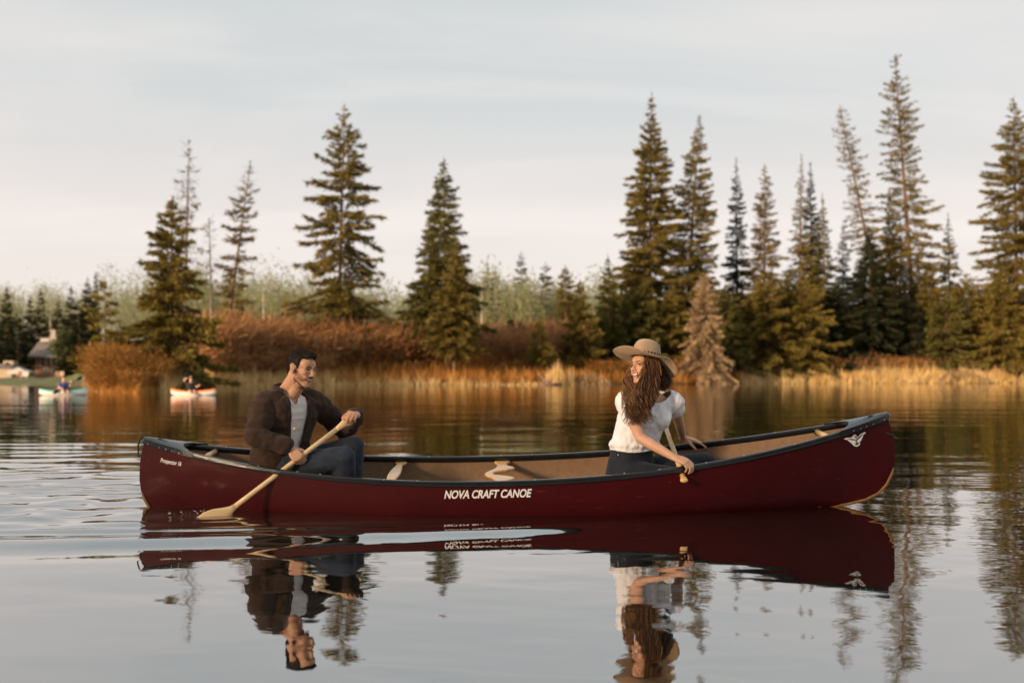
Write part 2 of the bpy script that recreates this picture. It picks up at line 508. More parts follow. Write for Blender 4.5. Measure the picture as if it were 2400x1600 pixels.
fade = np.exp(-np.clip(np.abs(WX) - 12, 0, None) / 10) * np.exp(-np.clip(WY - 30, 0, None) / 20) * np.exp(-np.clip(1 - WY, 0, None))
WZ = wave(WX, WY) * fade
n1, n2 = WX.shape
idx = np.arange(n1 * n2).reshape(n1, n2)
wf = np.stack([idx[:-1, :-1], idx[1:, :-1], idx[1:, 1:], idx[:-1, 1:]], -1).reshape(-1, 4)
# no water inside the boat
cxm = (WX[:-1, :-1] + WX[1:, 1:]).ravel() / 2; cym = (WY[:-1, :-1] + WY[1:, 1:]).ravel() / 2
rr = np.clip(np.abs(cxm - 0.04) / 2.42, 0, 1)
inside = (rr < 0.86) & (np.abs(cym - 6.48) < 0.36 * (1 - rr ** 2.35) ** 0.92 * np.clip(1 - rr ** 3, 0.3, 1) - 0.05)
wf = wf[~inside]
wme = np_mesh('water', np.stack([WX, WY, WZ], -1).reshape(-1, 3), wf)
wme.polygons.foreach_set('use_smooth', [True] * len(wme.polygons))
mw, t, o = mat_new('pond_water')
df = N(t, 'ShaderNodeBsdfDiffuse'); df.inputs['Color'].default_value = (0.010, 0.009, 0.006, 1)
gl = N(t, 'ShaderNodeBsdfGlossy'); gl.inputs['Roughness'].default_value = 0.0; gl.inputs['Color'].default_value = (0.97, 0.97, 0.97, 1)
fr = N(t, 'ShaderNodeFresnel'); fr.inputs['IOR'].default_value = 1.333
fm = N(t, 'ShaderNodeMapRange'); fm.inputs['From Min'].default_value = 0.0; fm.inputs['From Max'].default_value = 1.0
fm.inputs['To Min'].default_value = 0.43; fm.inputs['To Max'].default_value = 1.0
t.links.new(fr.outputs[0], fm.inputs['Value'])
fp = N(t, 'ShaderNodeMath', operation='POWER', use_clamp=True); fp.inputs[1].default_value = 1.0
t.links.new(fm.outputs[0], fp.inputs[0])
mx = N(t, 'ShaderNodeMixShader')
t.links.new(fp.outputs[0], mx.inputs[0]); t.links.new(df.outputs[0], mx.inputs[1]); t.links.new(gl.outputs[0], mx.inputs[2])
# fine ripples: calm close by, breeze patches out on the pond
g = N(t, 'ShaderNodeNewGeometry'); sp = N(t, 'ShaderNodeSeparateXYZ'); t.links.new(g.outputs['Position'], sp.inputs[0])
amp = N(t, 'ShaderNodeMapRange'); amp.inputs['From Min'].default_value = 6.0; amp.inputs['From Max'].default_value = 22.0
amp.inputs['To Min'].default_value = 0.26; amp.inputs['To Max'].default_value = 1.0
t.links.new(sp.outputs['Y'], amp.inputs['Value'])
patch = noise_tex(t, 0.10, 3, 0.5, 'Object', (0.6, 1.6, 1))
pm = N(t, 'ShaderNodeMapRange'); pm.inputs['From Min'].default_value = 0.35; pm.inputs['From Max'].default_value = 0.68
pm.inputs['To Min'].default_value = 0.45; pm.inputs['To Max'].default_value = 1.3
t.links.new(patch, pm.inputs['Value'])
am = N(t, 'ShaderNodeMath', operation='MULTIPLY'); t.links.new(amp.outputs[0], am.inputs[0]); t.links.new(pm.outputs[0], am.inputs[1])
na = noise_tex(t, 3.2, 3, 0.5, 'Object', (0.45, 1.0, 1)); nb = noise_tex(t, 11.0, 2, 0.5, 'Object', (0.5, 1.0, 1))
ad = N(t, 'ShaderNodeMath', operation='MULTIPLY_ADD'); ad.inputs[1].default_value = 0.22
t.links.new(nb, ad.inputs[0]); t.links.new(na, ad.inputs[2])
hm = N(t, 'ShaderNodeMath', operation='MULTIPLY'); t.links.new(ad.outputs[0], hm.inputs[0]); t.links.new(am.outputs[0], hm.inputs[1])
bp = N(t, 'ShaderNodeBump'); bp.inputs['Strength'].default_value = 1.0; bp.inputs['Distance'].default_value = 0.0075
t.links.new(hm.outputs[0], bp.inputs['Height'])
for nd in (gl, fr): t.links.new(bp.outputs[0], nd.inputs['Normal'])
t.links.new(mx.outputs[0], o.inputs['Surface'])
props(link('water', wme, mw), kind='structure')

# ------------------------------------------------------------------ plants
def kites(p, d, ln, wd, rng, tilt=None):
    """leaf-sized pieces: base points p, directions d, lengths, widths"""
    n = len(p)
    d = d / (np.linalg.norm(d, axis=1, keepdims=True) + 1e-9)
    rv = rng.normal(size=(n, 3)) if tilt is None else tilt + 0.5 * rng.normal(size=(n, 3))
    s = np.cross(d, rv); s /= (np.linalg.norm(s, axis=1, keepdims=True) + 1e-9)
    ln = ln[:, None]; wd = wd[:, None]
    v = np.empty((n, 4, 3)); v[:, 0] = p; m = p + d * ln * 0.45
    v[:, 1] = m + s * wd * 0.5; v[:, 2] = p + d * ln; v[:, 3] = m - s * wd * 0.5
    return v.reshape(-1, 3), np.arange(n * 4).reshape(n, 4)

def tris(p, d, ln, wd, rng):
    """narrow one-triangle pieces, wide at the base"""
    n = len(p)
    d = d / (np.linalg.norm(d, axis=1, keepdims=True) + 1e-9)
    s = np.cross(d, rng.normal(size=(n, 3))); s /= (np.linalg.norm(s, axis=1, keepdims=True) + 1e-9)
    v = np.empty((n, 3, 3)); v[:, 0] = p + s * wd[:, None] * .5; v[:, 1] = p - s * wd[:, None] * .5; v[:, 2] = p + d * ln[:, None]
    return v.reshape(-1, 3), np.arange(n * 3).reshape(n, 3)

def spruce(name, label, top, base_px, Y, hw, bottom, mat='green', prof=0.8, dens=1.0, whorl=0.36, nb=6, gap=0.0, droop=0.30, seed=1,
           bark='bark', curve=0.0, sprig=1.0, group='conifers along the far shore', cat='tree', bare=0.0, low=1.0, twig=0.0, jit=0.25, trunk_r=None):
    """top: sighting of the tip; hw: half width of the crown in frame pixels; bottom: row of the lowest branches;
       low: foliage density near the bottom relative to the top; gap: share of missing branches"""
    hw = hw * 1.2; dens = dens * 2.4; sprig = sprig * 0.80; prof = prof * 1.12
    rg = np.random.default_rng(seed)
    T = np.array(W(top[0], top[1], Y)); bz = ground_z(base_px, Y)
    B = np.array([(base_px - 1200) / F * Y, Y, bz - 0.2])
    T[1] += rg.normal(0, 0.3)
    H = T[2] - B[2]
    sc = Y / F
    zb = CAM_H - (bottom - HZ) * sc
    tb = max((zb - B[2]) / H, 0.02)
    L0 = hw * sc
    side = np.array([curve, 0, 0])
    def trunk(t):
        t = np.asarray(t)[..., None]
        return B + (T - B) * t + side * np.sin(np.pi * t) * H
    root = empty(name, Vector(B), label, cat, group)
    # trunk and limbs
    mb_v = []; mb_f = []
    rad0 = trunk_r if trunk_r else 0.0085 * H + 0.03
    ts = np.linspace(0, 1, 11); c = trunk(ts); ns = 7
    ang = np.arange(ns) / ns * 2 * np.pi
    ring = np.stack([np.cos(ang), np.sin(ang), 0 * ang], -1)
    tv = (c[:, None, :] + ring[None] * (rad0 * (1 - ts) ** 0.85 + 0.012)[:, None, None]).reshape(-1, 3)
    tf = [(i * ns + j, i * ns + (j + 1) % ns, (i + 1) * ns + (j + 1) % ns, (i + 1) * ns + j) for i in range(10) for j in range(ns)]
    # branches
    nw = max(6, int(H * (1 - tb) / whorl))
    tt = []; az = []; ln = []
    for i in range(nw):
        t = tb + (0.992 - tb) * ((i + rg.uniform(-.3, .3)) / nw)
        t = min(max(t, tb), 0.992)
        q = (1 - t) / (1 - tb)
        k = nb if q > 0.12 else max(3, nb - 2)
        a0 = rg.uniform(0, 6.28)
        wob = 1 + jit * 0.8 * math.sin(7.0 * q + seed) * 0.5
        for j in range(k):
            if rg.uniform() < gap * (1.0 if q > 0.1 else 0.4): continue
            l = L0 * (q ** prof) * wob * rg.uniform(1 - jit * 1.6, 1 + jit * 0.75) * (0.62 + 0.38 * min(1, q / .22)) + 0.06
            if q > 0.93: l *= 0.6 + 0.4 * (1 - q) / 0.07
            tj = min(max(t + rg.uniform(-.55, .55) * (0.992 - tb) / nw, tb), .994)
            tt.append(tj); az.append(a0 + j * 6.283 / k + rg.normal(0, .25)); ln.append(max(l, 0.12))
    tt = np.array(tt); az = np.array(az); ln = np.array(ln); q = (1 - tt) / (1 - tb)
    P0 = trunk(tt)
    hd = np.stack([np.cos(az), np.sin(az), 0 * az], -1); lat = np.stack([-np.sin(az), np.cos(az), 0 * az], -1)
    rise_ = 0.55 * (1 - q) ** 2 - droop * 0.9 * q + rg.normal(0, .15, len(q))     # slope of the limb
    sag = droop * (0.3 + 0.6 * q)
    def limb(i, s):
        return P0[i] + hd[i] * (ln[i] * s)[:, None] + np.array([0, 0, 1.0]) * (ln[i] * (rise_[i] * s - sag[i] * s * s + sag[i] * 0.75 * s ** 3))[:, None]
    nbm = len(tt)
    # limbs as thin three-sided spars
    ii = np.arange(nbm)
    e = limb(ii, np.full(nbm, 0.55)); e2 = limb(ii, np.full(nbm, 0.95))
    r0 = np.clip(0.012 * ln + 0.006, 0.008, 0.05)
    base = len(tv)
    up = np.array([0, 0, 1.0])
    a3 = [lat, -0.5 * lat + 0.87 * up, -0.5 * lat - 0.87 * up]
    lv = np.stack([P0 + x * r0[:, None] for x in a3] + [e + x * (r0 * .6)[:, None] for x in a3] + [e2 + x * (r0 * .2)[:, None] for x in a3], 1)
    lf = np.array([[0, 1, 4, 3], [1, 2, 5, 4], [2, 0, 3, 5], [3, 4, 7, 6], [4, 5, 8, 7], [5, 3, 6, 8]])
    allf = np.concatenate([np.array(tf), (lf[None] + (np.arange(nbm) * 9)[:, None, None]).reshape(-1, 4) + base])
    me = np_mesh('trunk', np.concatenate([tv, lv.reshape(-1, 3)]), allf)
    link('trunk', me, M[bark], root)
    # needle sprays
    dq = dens * (low * np.clip(q / 0.5, 0, 1) + 1.0 * (1 - np.clip(q / 0.5, 0, 1)))
    cnt = np.maximum(3, (ln * 9.5 * dq / sprig * (0.6 + 0.8 * rg.uniform(size=nbm)))).astype(int) + (2 * dens > 1)
    if bare > 0: cnt = np.where(rg.uniform(size=nbm) < bare, 0, cnt)
    i = np.repeat(np.arange(nbm), cnt); n = len(i)
    if n:
        s = rg.uniform(0.10, 1.0, n) ** 0.8
        w = 0.30 * ln[i] * (1 - s) * (0.35 + s) * rg.uniform(-1, 1, n)
        p = limb(i, s) + lat[i] * w[:, None] + up * (-0.06 * np.abs(w) - rg.uniform(-.06, .40, n) * np.clip(ln[i] * .55, .15, 1.0) * (1 - .5 * s))[:, None]
        d = hd[i] * rg.uniform(.3, 1, n)[:, None] + lat[i] * (np.sign(w) * rg.uniform(.1, .9, n))[:, None] + up * rg.normal(-0.30 + 0.5 * (1 - q[i]) ** 3, .38, n)[:, None]
        l = sprig * np.clip(0.20 + 0.16 * ln[i] ** 0.5, 0.16, 0.55) * rg.uniform(.6, 1.3, n)
        kv, kf = tris(p, d, l * 1.1, l * rg.uniform(.26, .42, n), rg)
        # leader
        ntip = 26
        tp = trunk(rg.uniform(0.93, 1.0, ntip)); td = np.stack([rg.normal(0, .5, ntip), rg.normal(0, .5, ntip), rg.uniform(.4, 1, ntip)], -1)
        kv2, kf2 = tris(tp, td, rg.uniform(.12, .32, ntip) * min(1, L0 / 2 + .4), np.full(ntip, 0.09), rg)
        me = np_mesh('crown', np.concatenate([kv, kv2]), np.concatenate([kf, kf2 + len(kv)]))
        link('crown', me, M[mat], root)
    if twig > 0:
        # bare twigs
        n = int(nbm * 5 * twig); i = rg.integers(0, nbm, n); s = rg.uniform(.2, 1, n)
        p = limb(i, s); d = hd[i] * rg.uniform(.2, 1, n)[:, None] + lat[i] * rg.normal(0, .8, n)[:, None] + up * rg.normal(-0.1, .5, n)[:, None]
        kv, kf = kites(p, d, rg.uniform(.25, .8, n), np.full(n, 0.028), rg)
        link('twigs', np_mesh('twigs', kv, kf), M['greytwig'], root)['kind'] = 'stuff'
    return root

G1 = 'conifers along the far shore'
sp = spruce
sp('spruce_tree', 'bushy olive spruce on the point, in front of the tall bare one, left', (403, 461), 398, 58, 108, 893, 'olive', .62, 2.3, .30, 7, .05, .34, 2, sprig=.85, jit=.35)
sp('spruce_tree', 'tall half-dead spruce with bare grey top rising behind the bushy left one', (437, 325), 430, 74, 32, 650, 'brown', .35, .35, .42, 5, .25, .12, 3, bark='bark_grey', bare=.35, twig=1.6, jit=.55)
sp('dead_snag', 'thin bare dead trunk between the bushy spruce and the leaning one', (492, 512), 500, 76, 14, 700, 'brown', .3, .25, .5, 4, .3, .15, 4, bark='bark_grey', bare=.5, twig=1.2)
sp('spruce_tree', 'sparse spruce leaning right above the willow thicket, left of the tallest left spruce', (589, 380), 518, 84, 38, 735, 'brown', .45, .62, .40, 6, .22, .10, 5, low=2.0, twig=1.0, jit=.5, bare=.15)
sp('spruce_tree', 'tall open spruce behind the man in the cardigan', (806, 243), 790, 94, 112, 765, 'olive', .66, 1.45, .46, 6, .16, .30, 6, jit=.42, sprig=1.15)
sp('spruce_tree', 'dense pointed spruce alone in the middle of the far bank', (1039, 369), 1048, 92, 84, 760, 'green', .80, 1.7, .36, 7, .05, .28, 7)
sp('spruce_tree', 'shorter spruce tucked in behind the left side of the middle spruce', (1008, 500), 1002, 95, 58, 770, 'green', .8, 1.4, .36, 6, .06, .26, 8)
sp('spruce_tree', 'yellow-green young spruce in front of the middle spruce', (1068, 560), 1064, 89, 66, 812, 'olive', .75, 1.8, .34, 7, .04, .30, 9)
sp('spruce_tree', 'narrow distant spruce with a broken dark top, in the gap of the far bank', (1221, 592), 1222, 150, 17, 720, 'dark', .45, 1.6, .5, 6, .1, .2, 10, jit=.4)
sp('spruce_tree', 'greyish distant spruce right of the narrow dark-topped one', (1279, 616), 1280, 140, 21, 720, 'greytwig', .5, 1.6, .5, 6, .1, .2, 11)
sp('spruce_tree', 'small distant green spruce left of the shrubby green pair', (1325, 622), 1326, 122, 30, 730, 'olive', .8, 1.8, .4, 6, .04, .2, 12)
sp('spruce_tree', 'thin distant spruce just right of the middle spruce', (1142, 610), 1142, 132, 20, 720, 'green', .8, 1.3, .5, 6, .1, .2, 13)
sp('spruce_tree', 'grey thin distant tree, second right of the middle spruce', (1160, 632), 1161, 136, 17, 720, 'greytwig', .6, 1.3, .5, 6, .1, .2, 14)
sp('spruce_tree', 'small yellow-green spruce low on the bank in the rusty grass', (1265, 738), 1266, 94, 32, 846, 'yellow', .85, 2.4, .3, 7, .02, .2, 15, sprig=.8)
sp('spruce_tree', 'young green spruce left of the lady in the hat, base in rusty grass', (1359, 656), 1362, 99, 50, 850, 'olive', .7, 2.2, .32, 7, .03, .3, 16)
sp('spruce_tree', 'slim green spruce at the left edge of the right-hand stand', (1425, 596), 1428, 103, 48, 850, 'green', .85, 2.0, .34, 7, .04, .3, 17)
sp('spruce_tree', 'tall pointed spruce directly behind the hat of the lady', (1527, 218), 1520, 112, 104, 840, 'olive', .82, 1.7, .44, 7, .10, .26, 18, sprig=1.15)
sp('spruce_tree', 'tall spruce with slightly leaning trunk right of the one behind the hat', (1640, 270), 1606, 113, 78, 800, 'olive', .72, 1.4, .44, 7, .14, .24, 19, curve=-.006)
sp('spruce_tree', 'slender dark spire spruce in the right-hand stand', (1725, 370), 1728, 118, 46, 790, 'dark', .85, 1.4, .44, 6, .10, .24, 20)
sp('spruce_tree', 'brownish twin-topped spruce right of the dark spire', (1793, 384), 1790, 116, 62, 800, 'brown', .72, 1.2, .44, 7, .14, .22, 21, jit=.4)
sp('spruce_tree', 'brown-tipped narrow spruce, left of the close dark pair', (1876, 366), 1872, 117, 40, 800, 'olive', .75, .95, .46, 6, .16, .22, 22)
sp('spruce_tree', 'dark narrow spruce, taller of the close dark pair', (1900, 377), 1905, 119, 46, 800, 'dark', .85, 1.5, .44, 6, .08, .24, 23)
sp('spruce_tree', 'dark spruce, shorter of the close dark pair', (1930, 452), 1934, 116, 42, 800, 'green', .85, 1.6, .42, 6, .08, .24, 24)
sp('spruce_tree', 'small thin dark spruce under the leaning dead-looking one', (1976, 525), 1978, 121, 34, 780, 'dark', .85, 1.2, .44, 6, .08, .24, 25)
sp('spruce_tree', 'sparse reddish spruce leaning left in the right-hand stand', (1963, 248), 2092, 120, 34, 640, 'brown', .35, .60, .44, 6, .18, .10, 26, twig=1.2, jit=.5, curve=.004)
sp('spruce_tree', 'tallest spruce of all, open crown, near the right edge', (2100, 126), 2152, 122, 64, 720, 'olive', .42, .95, .46, 6, .20, .20, 27, twig=.5, jit=.5, trunk_r=.42)
sp('spruce_tree', 'dark spruce tight against the left of the tallest one', (2082, 440), 2086, 126, 48, 780, 'dark', .85, 1.4, .44, 6, .10, .24, 28)
sp('spruce_tree', 'dense blackish spruce at the foot of the tallest one', (2036, 530), 2042, 115, 64, 800, 'dark', .72, 2.2, .40, 7, .03, .26, 29)
sp('spruce_tree', 'small thin spruce standing alone between the two tallest right ones', (2226, 500), 2228, 124, 36, 760, 'green', .9, 1.2, .44, 6, .10, .22, 30)
sp('spruce_tree', 'tall wide spruce cut by the right edge of the picture', (2375, 225), 2386, 116, 112, 800, 'olive', .72, 1.35, .44, 7, .14, .26, 31, jit=.35)
# the lower, bushier row in front of the stand
sp('spruce_tree', 'low bushy spruce behind the shoulder of the lady, left of the tan dead one', (1500, 668), 1502, 106, 84, 856, 'green', .6, 2.2, .34, 7, .04, .32, 32)
sp('spruce_tree', 'low olive spruce right behind the tan dead one', (1700, 668), 1702, 108, 72, 866, 'green', .6, 2.1, .34, 7, .04, .32, 33)
sp('spruce_tree', 'wide low olive spruce above the reeds, below the brownish twin-topped one', (1798, 636), 1796, 110, 92, 872, 'olive', .6, 2.0, .36, 7, .06, .32, 34, jit=.35)
sp('spruce_tree', 'wide low brown-olive spruce above the left end of the pale reeds', (1886, 650), 1888, 111, 84, 872, 'olive', .6, 1.9, .36, 7, .06, .32, 35, jit=.35)
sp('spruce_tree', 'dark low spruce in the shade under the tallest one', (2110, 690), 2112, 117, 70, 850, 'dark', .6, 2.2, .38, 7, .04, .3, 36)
sp('spruce_tree', 'small olive spruce below the thin lone one near the right edge', (2180, 612), 2182, 119, 60, 830, 'olive', .7, 1.8, .38, 7, .06, .28, 37)
sp('spruce_tree', 'rounded olive-brown spruce, second from the right edge in the low row', (2268, 640), 2270, 116, 70, 840, 'olive', .6, 1.8, .38, 7, .06, .3, 38)
sp('spruce_tree', 'brown low spruce at the right edge, under the tall wide one', (2350, 640), 2354, 113, 80, 850, 'olive', .6, 1.8, .38, 7, .08, .3, 39)
sp('young_spruce', 'bright yellow-green young spruce low at the right edge', (2396, 730), 2398, 112, 46, 868, 'yellow', .7, 2.2, .34, 7, .02, .3, 40)
sp('spruce_tree', 'low green spruce between the slim edge spruce and the one behind the hat', (1468, 690), 1470, 105, 60, 852, 'green', .65, 2.0, .34, 7, .04, .32, 41)
sp('spruce_tree', 'low olive spruce just left of the tan dead one', (1578, 672), 1580, 107, 70, 860, 'olive', .6, 2.0, .34, 7, .05, .32, 42, jit=.35)
sp('spruce_tree', 'dim low spruce between the two wide low ones', (1842, 640), 1844, 114, 80, 868, 'green', .6, 2.0, .36, 7, .05, .32, 43, jit=.35)
sp('spruce_tree', 'dark low spruce right of the wide brown-olive one', (1968, 660), 1970, 114, 80, 864, 'dark', .6, 2.1, .36, 7, .04, .3, 44)
sp('spruce_tree', 'half-hidden low green spruce behind the pale reed mound', (2216, 690), 2218, 114, 70, 850, 'green', .6, 1.9, .38, 7, .05, .3, 45)
sp('spruce_tree', 'dim low green spruce behind the rounded olive-brown one', (2316, 668), 2318, 118, 80, 850, 'green', .6, 1.9, .38, 7, .05, .3, 46)
# the dark stand behind the cabin
G2 = 'dark spruces around the cabin'
for k, (tx, ty, Y, hw, lab) in enumerate([
        (15, 668, 176, 26, 'dark spruce at the left edge of the picture, tallest there'), (72, 694, 178, 26, 'dark spruce spire left of the two behind the cabin roof'),
        (97, 677, 181, 28, 'dark spruce spire directly above the cabin roof'), (166, 668, 150, 32, 'dark spruce right above the grey-green bush'),
        (207, 650, 146, 32, 'dark spruce, broadest top left of the bushy olive spruce'), (223, 637, 150, 12, 'very thin dark spire behind the sunlit tree on the point'),
        (42, 732, 172, 42, 'low dark spruce left of the cabin'), (-6, 760, 160, 46, 'low dark spruce above the shed, cut by the left edge'),
        (137, 702, 172, 30, 'dark spruce right of the cabin chimney'), (186, 700, 144, 40, 'wide dark spruce behind the droopy flag'),
        (118, 726, 186, 34, 'dark spruce half hidden behind the chimney')]):
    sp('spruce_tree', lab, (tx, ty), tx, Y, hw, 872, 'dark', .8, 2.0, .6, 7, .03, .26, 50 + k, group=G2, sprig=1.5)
sp('pine_tree', 'sunlit open pine with a bare pale trunk on the point, far left', (246, 664), 246, 58, 60, 880, 'yellow', .42, 2.0, .40, 6, .30, .18, 70, jit=.55, group=G1)
# the dead tan one
sp('dead_spruce', 'drooping tan dead spruce at the water, right of the lady in the hat', (1650, 640), 1654, 101, 62, 897, 'tan', .58, 1.7, .30, 8, .10, .95, 71, bark='bark_grey', group=G1)

def tufts(name, label, mat, zones, seed, cat=None):
    """twigs or blades standing on the ground. zones: (px0, px1, off0, off1, count, height m, width m, spread)"""
    rg = np.random.default_rng(seed); V = []; Fc = []; nv = 0
    for (p0, p1, o0, o1, cnt, h, wd, spread) in zones:
        px = rg.uniform(p0, p1, cnt); of = rg.uniform(o0, o1, cnt)
        # clumping
        cl = np.sin(px * 0.13 + of * 1.3 + seed) * np.sin(px * 0.047 - of * .7) + 0.5 * np.sin(px * .41 + seed * 2 + of) + .35 * np.sin(px * 1.1 + of * 2)
        Y = shore(px) + of; x = (px - 1200) / F * Y; z = rise(px, of) - 0.05
        hh = h * rg.uniform(.35, 1.15, cnt) * np.clip(.80 + 0.42 * cl, .30, 1.6)
        d = np.stack([rg.normal(0, spread, cnt), rg.normal(0, spread, cnt), np.ones(cnt)], -1)
        v, f = kites(np.stack([x, Y, z], -1), d, hh, wd * rg.uniform(.6, 1.4, cnt), rg)
        V.append(v); Fc.append(f + nv); nv += len(v)
    o = link(name, np_mesh(name, np.concatenate(V), np.concatenate(Fc)), M[mat])
    return props(o, label, cat, kind='stuff')
def thicket(name, label, mat, zones, seed, cat=None):
    """shrub mass: stems fan out of many stools and carry side twigs. zones: (px0, px1, off0, off1, stools, height, twig width)"""
    rg = np.random.default_rng(seed); V = []; Fc = []; nv = 0
    for (p0, p1, o0, o1, cnt, h, wd, per) in zones:
        px = rg.uniform(p0, p1, cnt); of = rg.uniform(o0, o1, cnt); Y = shore(px) + of
        c = np.stack([(px - 1200) / F * Y, Y, rise(px, of) - .05], -1)
        hs = h * rg.uniform(.7, 1.15, cnt) * (1 + .12 * np.sin(px * .05 + seed))
        i = np.repeat(np.arange(cnt), per); n = len(i)
        lean = rg.normal(0, .36, (n, 2)); t = rg.uniform(0.0, .92, n) ** .75
        d = np.stack([lean[:, 0], lean[:, 1], np.ones(n)], -1)
        start = c[i] + d * (hs[i] * t * .85)[:, None]
        d2 = d * .7 + rg.normal(0, .75, (n, 3)) * np.array([1, 1, .55])
        ln = hs[i] * rg.uniform(.10, .30, n)
        v, f = tris(start, d2, ln, wd * rg.uniform(.6, 1.6, n), rg)
        V.append(v); Fc.append(f + nv); nv += len(v)
    o = link(name, np_mesh(name, np.concatenate(V), np.concatenate(Fc)), M[mat])
    return props(o, label, cat, kind='stuff')

thicket('willow_thicket', 'brown leafless willow thicket across the middle of the far bank', 'willow',
        [(460, 760, 5, 16, 330, 5.0, .075, 150), (760, 1000, 7, 16, 250, 4.8, .075, 150), (1000, 1350, 9, 20, 300, 4.6, .075, 150), (1150, 1420, 18, 34, 180, 5.8, .09, 110),
         (480, 760, 2.2, 6, 170, 2.4, .06, 90), (1900, 2420, 3, 9, 200, 2.8, .06, 80), (2420, 3200, 3, 12, 120, 4.0, .09, 70)], 101, 'thicket')
thicket('rusty_shrub', 'rusty orange leafless shrubs on the tip of the point, far left', 'rust',
        [(208, 375, .2, 5, 300, 1.25, .035, 110), (225, 310, 1.5, 8, 90, 2.0, .04, 120), (300, 420, 2, 8, 90, 1.6, .035, 110)], 102, 'shrub')
thicket('rusty_shrub', 'rusty undergrowth at the foot of the right-hand stand', 'rust',
        [(1380, 1600, 2, 7, 150, 2.2, .06, 90), (1600, 2420, 3, 9, 260, 2.4, .06, 80), (760, 1400, 4, 9, 150, 2.0, .055, 80)], 103, 'shrub')
tufts('sedge_bank', 'dry orange sedge covering the slope below the thicket', 'sedge',
      [(204, 390, -.3, 2.5, 3000, .55, .03, .35), (380, 700, .3, 4, 3500, 1.0, .05, .3), (700, 1450, .2, 9, 17000, 1.35, .055, .34), (1450, 1750, .2, 6, 4500, 1.3, .06, .32), (1750, 2450, .5, 6, 6000, 1.4, .06, .3)], 104, 'grass')
tufts('reed_fringe', 'golden dry reeds standing along the water line', 'reed',
      [(383, 780, -.9, 2.2, 8000, 1.15, .045, .26), (780, 1120, -.6, 1.0, 2300, .85, .05, .28), (1120, 1420, -.5, .8, 1000, .7, .05, .3),
       (1280, 1345, -.6, .8, 900, 1.7, .05, .14), (1740, 2000, -.8, 2.5, 5500, 1.25, .055, .28), (2000, 2420, -.6, 3.5, 8000, 1.7, .055, .36), (2420, 3000, -.6, 2.5, 4000, 1.5, .07, .2)], 105, 'reeds')

# the dark young growth that fills the stand on the right, one mass
rg = np.random.default_rng(66); V = []; Fc = []; nv = 0
for k in range(120):
    px = rg.uniform(1440, 2700) if k < 105 else rg.uniform(1100, 1440); Y = shore(px) + rg.uniform(9, 26); hz = rg.uniform(5.5, 11.5) * (1 if k < 105 else .55)
    c = np.array([(px - 1200) / F * Y, Y, ground_z(px, Y) - .1]); n = 900
    q = rg.uniform(0, 1, n) ** .75; an = rg.uniform(0, 6.28, n); rr2 = (q * hz * .30) * (1 + .25 * np.sin(an * 3 + q * 9)) * rg.uniform(.45, 1, n)
    p = c + np.stack([np.cos(an) * rr2, np.sin(an) * rr2, (1 - q) * hz - .12 * rr2], -1)
    v, f = tris(p, np.stack([np.cos(an), np.sin(an), rg.normal(-.35, .4, n)], -1) + rg.normal(0, .3, (n, 3)), rg.uniform(.3, .7, n), rg.uniform(.12, .26, n), rg)
    V.append(v); Fc.append(f + nv); nv += len(v)
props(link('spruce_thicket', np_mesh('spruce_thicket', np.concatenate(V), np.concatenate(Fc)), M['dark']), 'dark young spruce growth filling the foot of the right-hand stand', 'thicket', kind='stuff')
# far wood: pale budding aspens, one mass
rg = np.random.default_rng(77); V = []; Fc = []; TV = []; TF = []; nv = 0; tv = 0
zones = [(-1900, -500, 200, 290, 60, 17, 7), (-500, 330, 200, 290, 180, 17, 7), (330, 760, 140, 220, 110, 14.5, 5), (760, 1080, 140, 210, 80, 13, 4), (1080, 1450, 125, 200, 110, 13, 4), (1450, 2700, 135, 220, 150, 12.5, 4)]
for (p0, p1, y0, y1, cnt, h, sprd) in zones:
    for k in range(cnt):
        px = rg.uniform(p0, p1); Y = rg.uniform(y0, y1); hz = h * rg.uniform(.72, 1.1)
        c = np.array([(px - 1200) / F * Y, Y, ground_z(px, Y)])
        n = 400
        a = rg.normal(size=(n, 3)); a /= np.linalg.norm(a, axis=1, keepdims=True); a *= rg.uniform(.25, 1, (n, 1)) ** .6
        p = c + np.array([0, 0, hz * .58]) + a * np.array([hz * .20, hz * .20, hz * .46])
        v, f = tris(p, rg.normal(size=(n, 3)) + np.array([0, 0, .8]), rg.uniform(.45, .95, n), rg.uniform(.13, .26, n), rg)
        V.append(v); Fc.append(f + nv); nv += len(v)
        lean = rg.normal(0, .03, 2) * hz
        for s in range(3):
            r_ = .10; q = np.array([[math.cos(s * 2.09) * r_, math.sin(s * 2.09) * r_, 0], [math.cos((s + 1) * 2.09) * r_, math.sin((s + 1) * 2.09) * r_, 0]])
            TV += [c + q[0], c + q[1], c + q[1] * .3 + np.array([lean[0], lean[1], hz * .95]), c + q[0] * .3 + np.array([lean[0], lean[1], hz * .95])]
            TF.append([tv, tv + 1, tv + 2, tv + 3]); tv += 4
fw = props(link('far_wood', np_mesh('far_wood', np.concatenate(V), np.concatenate(Fc)), M['aspen']), 'pale green budding aspen wood far behind the spruces', 'wood', kind='stuff')
st = link('trunks', np_mesh('trunks', np.array(TV), np.array(TF)), M['birch'], fw); st['kind'] = 'stuff'
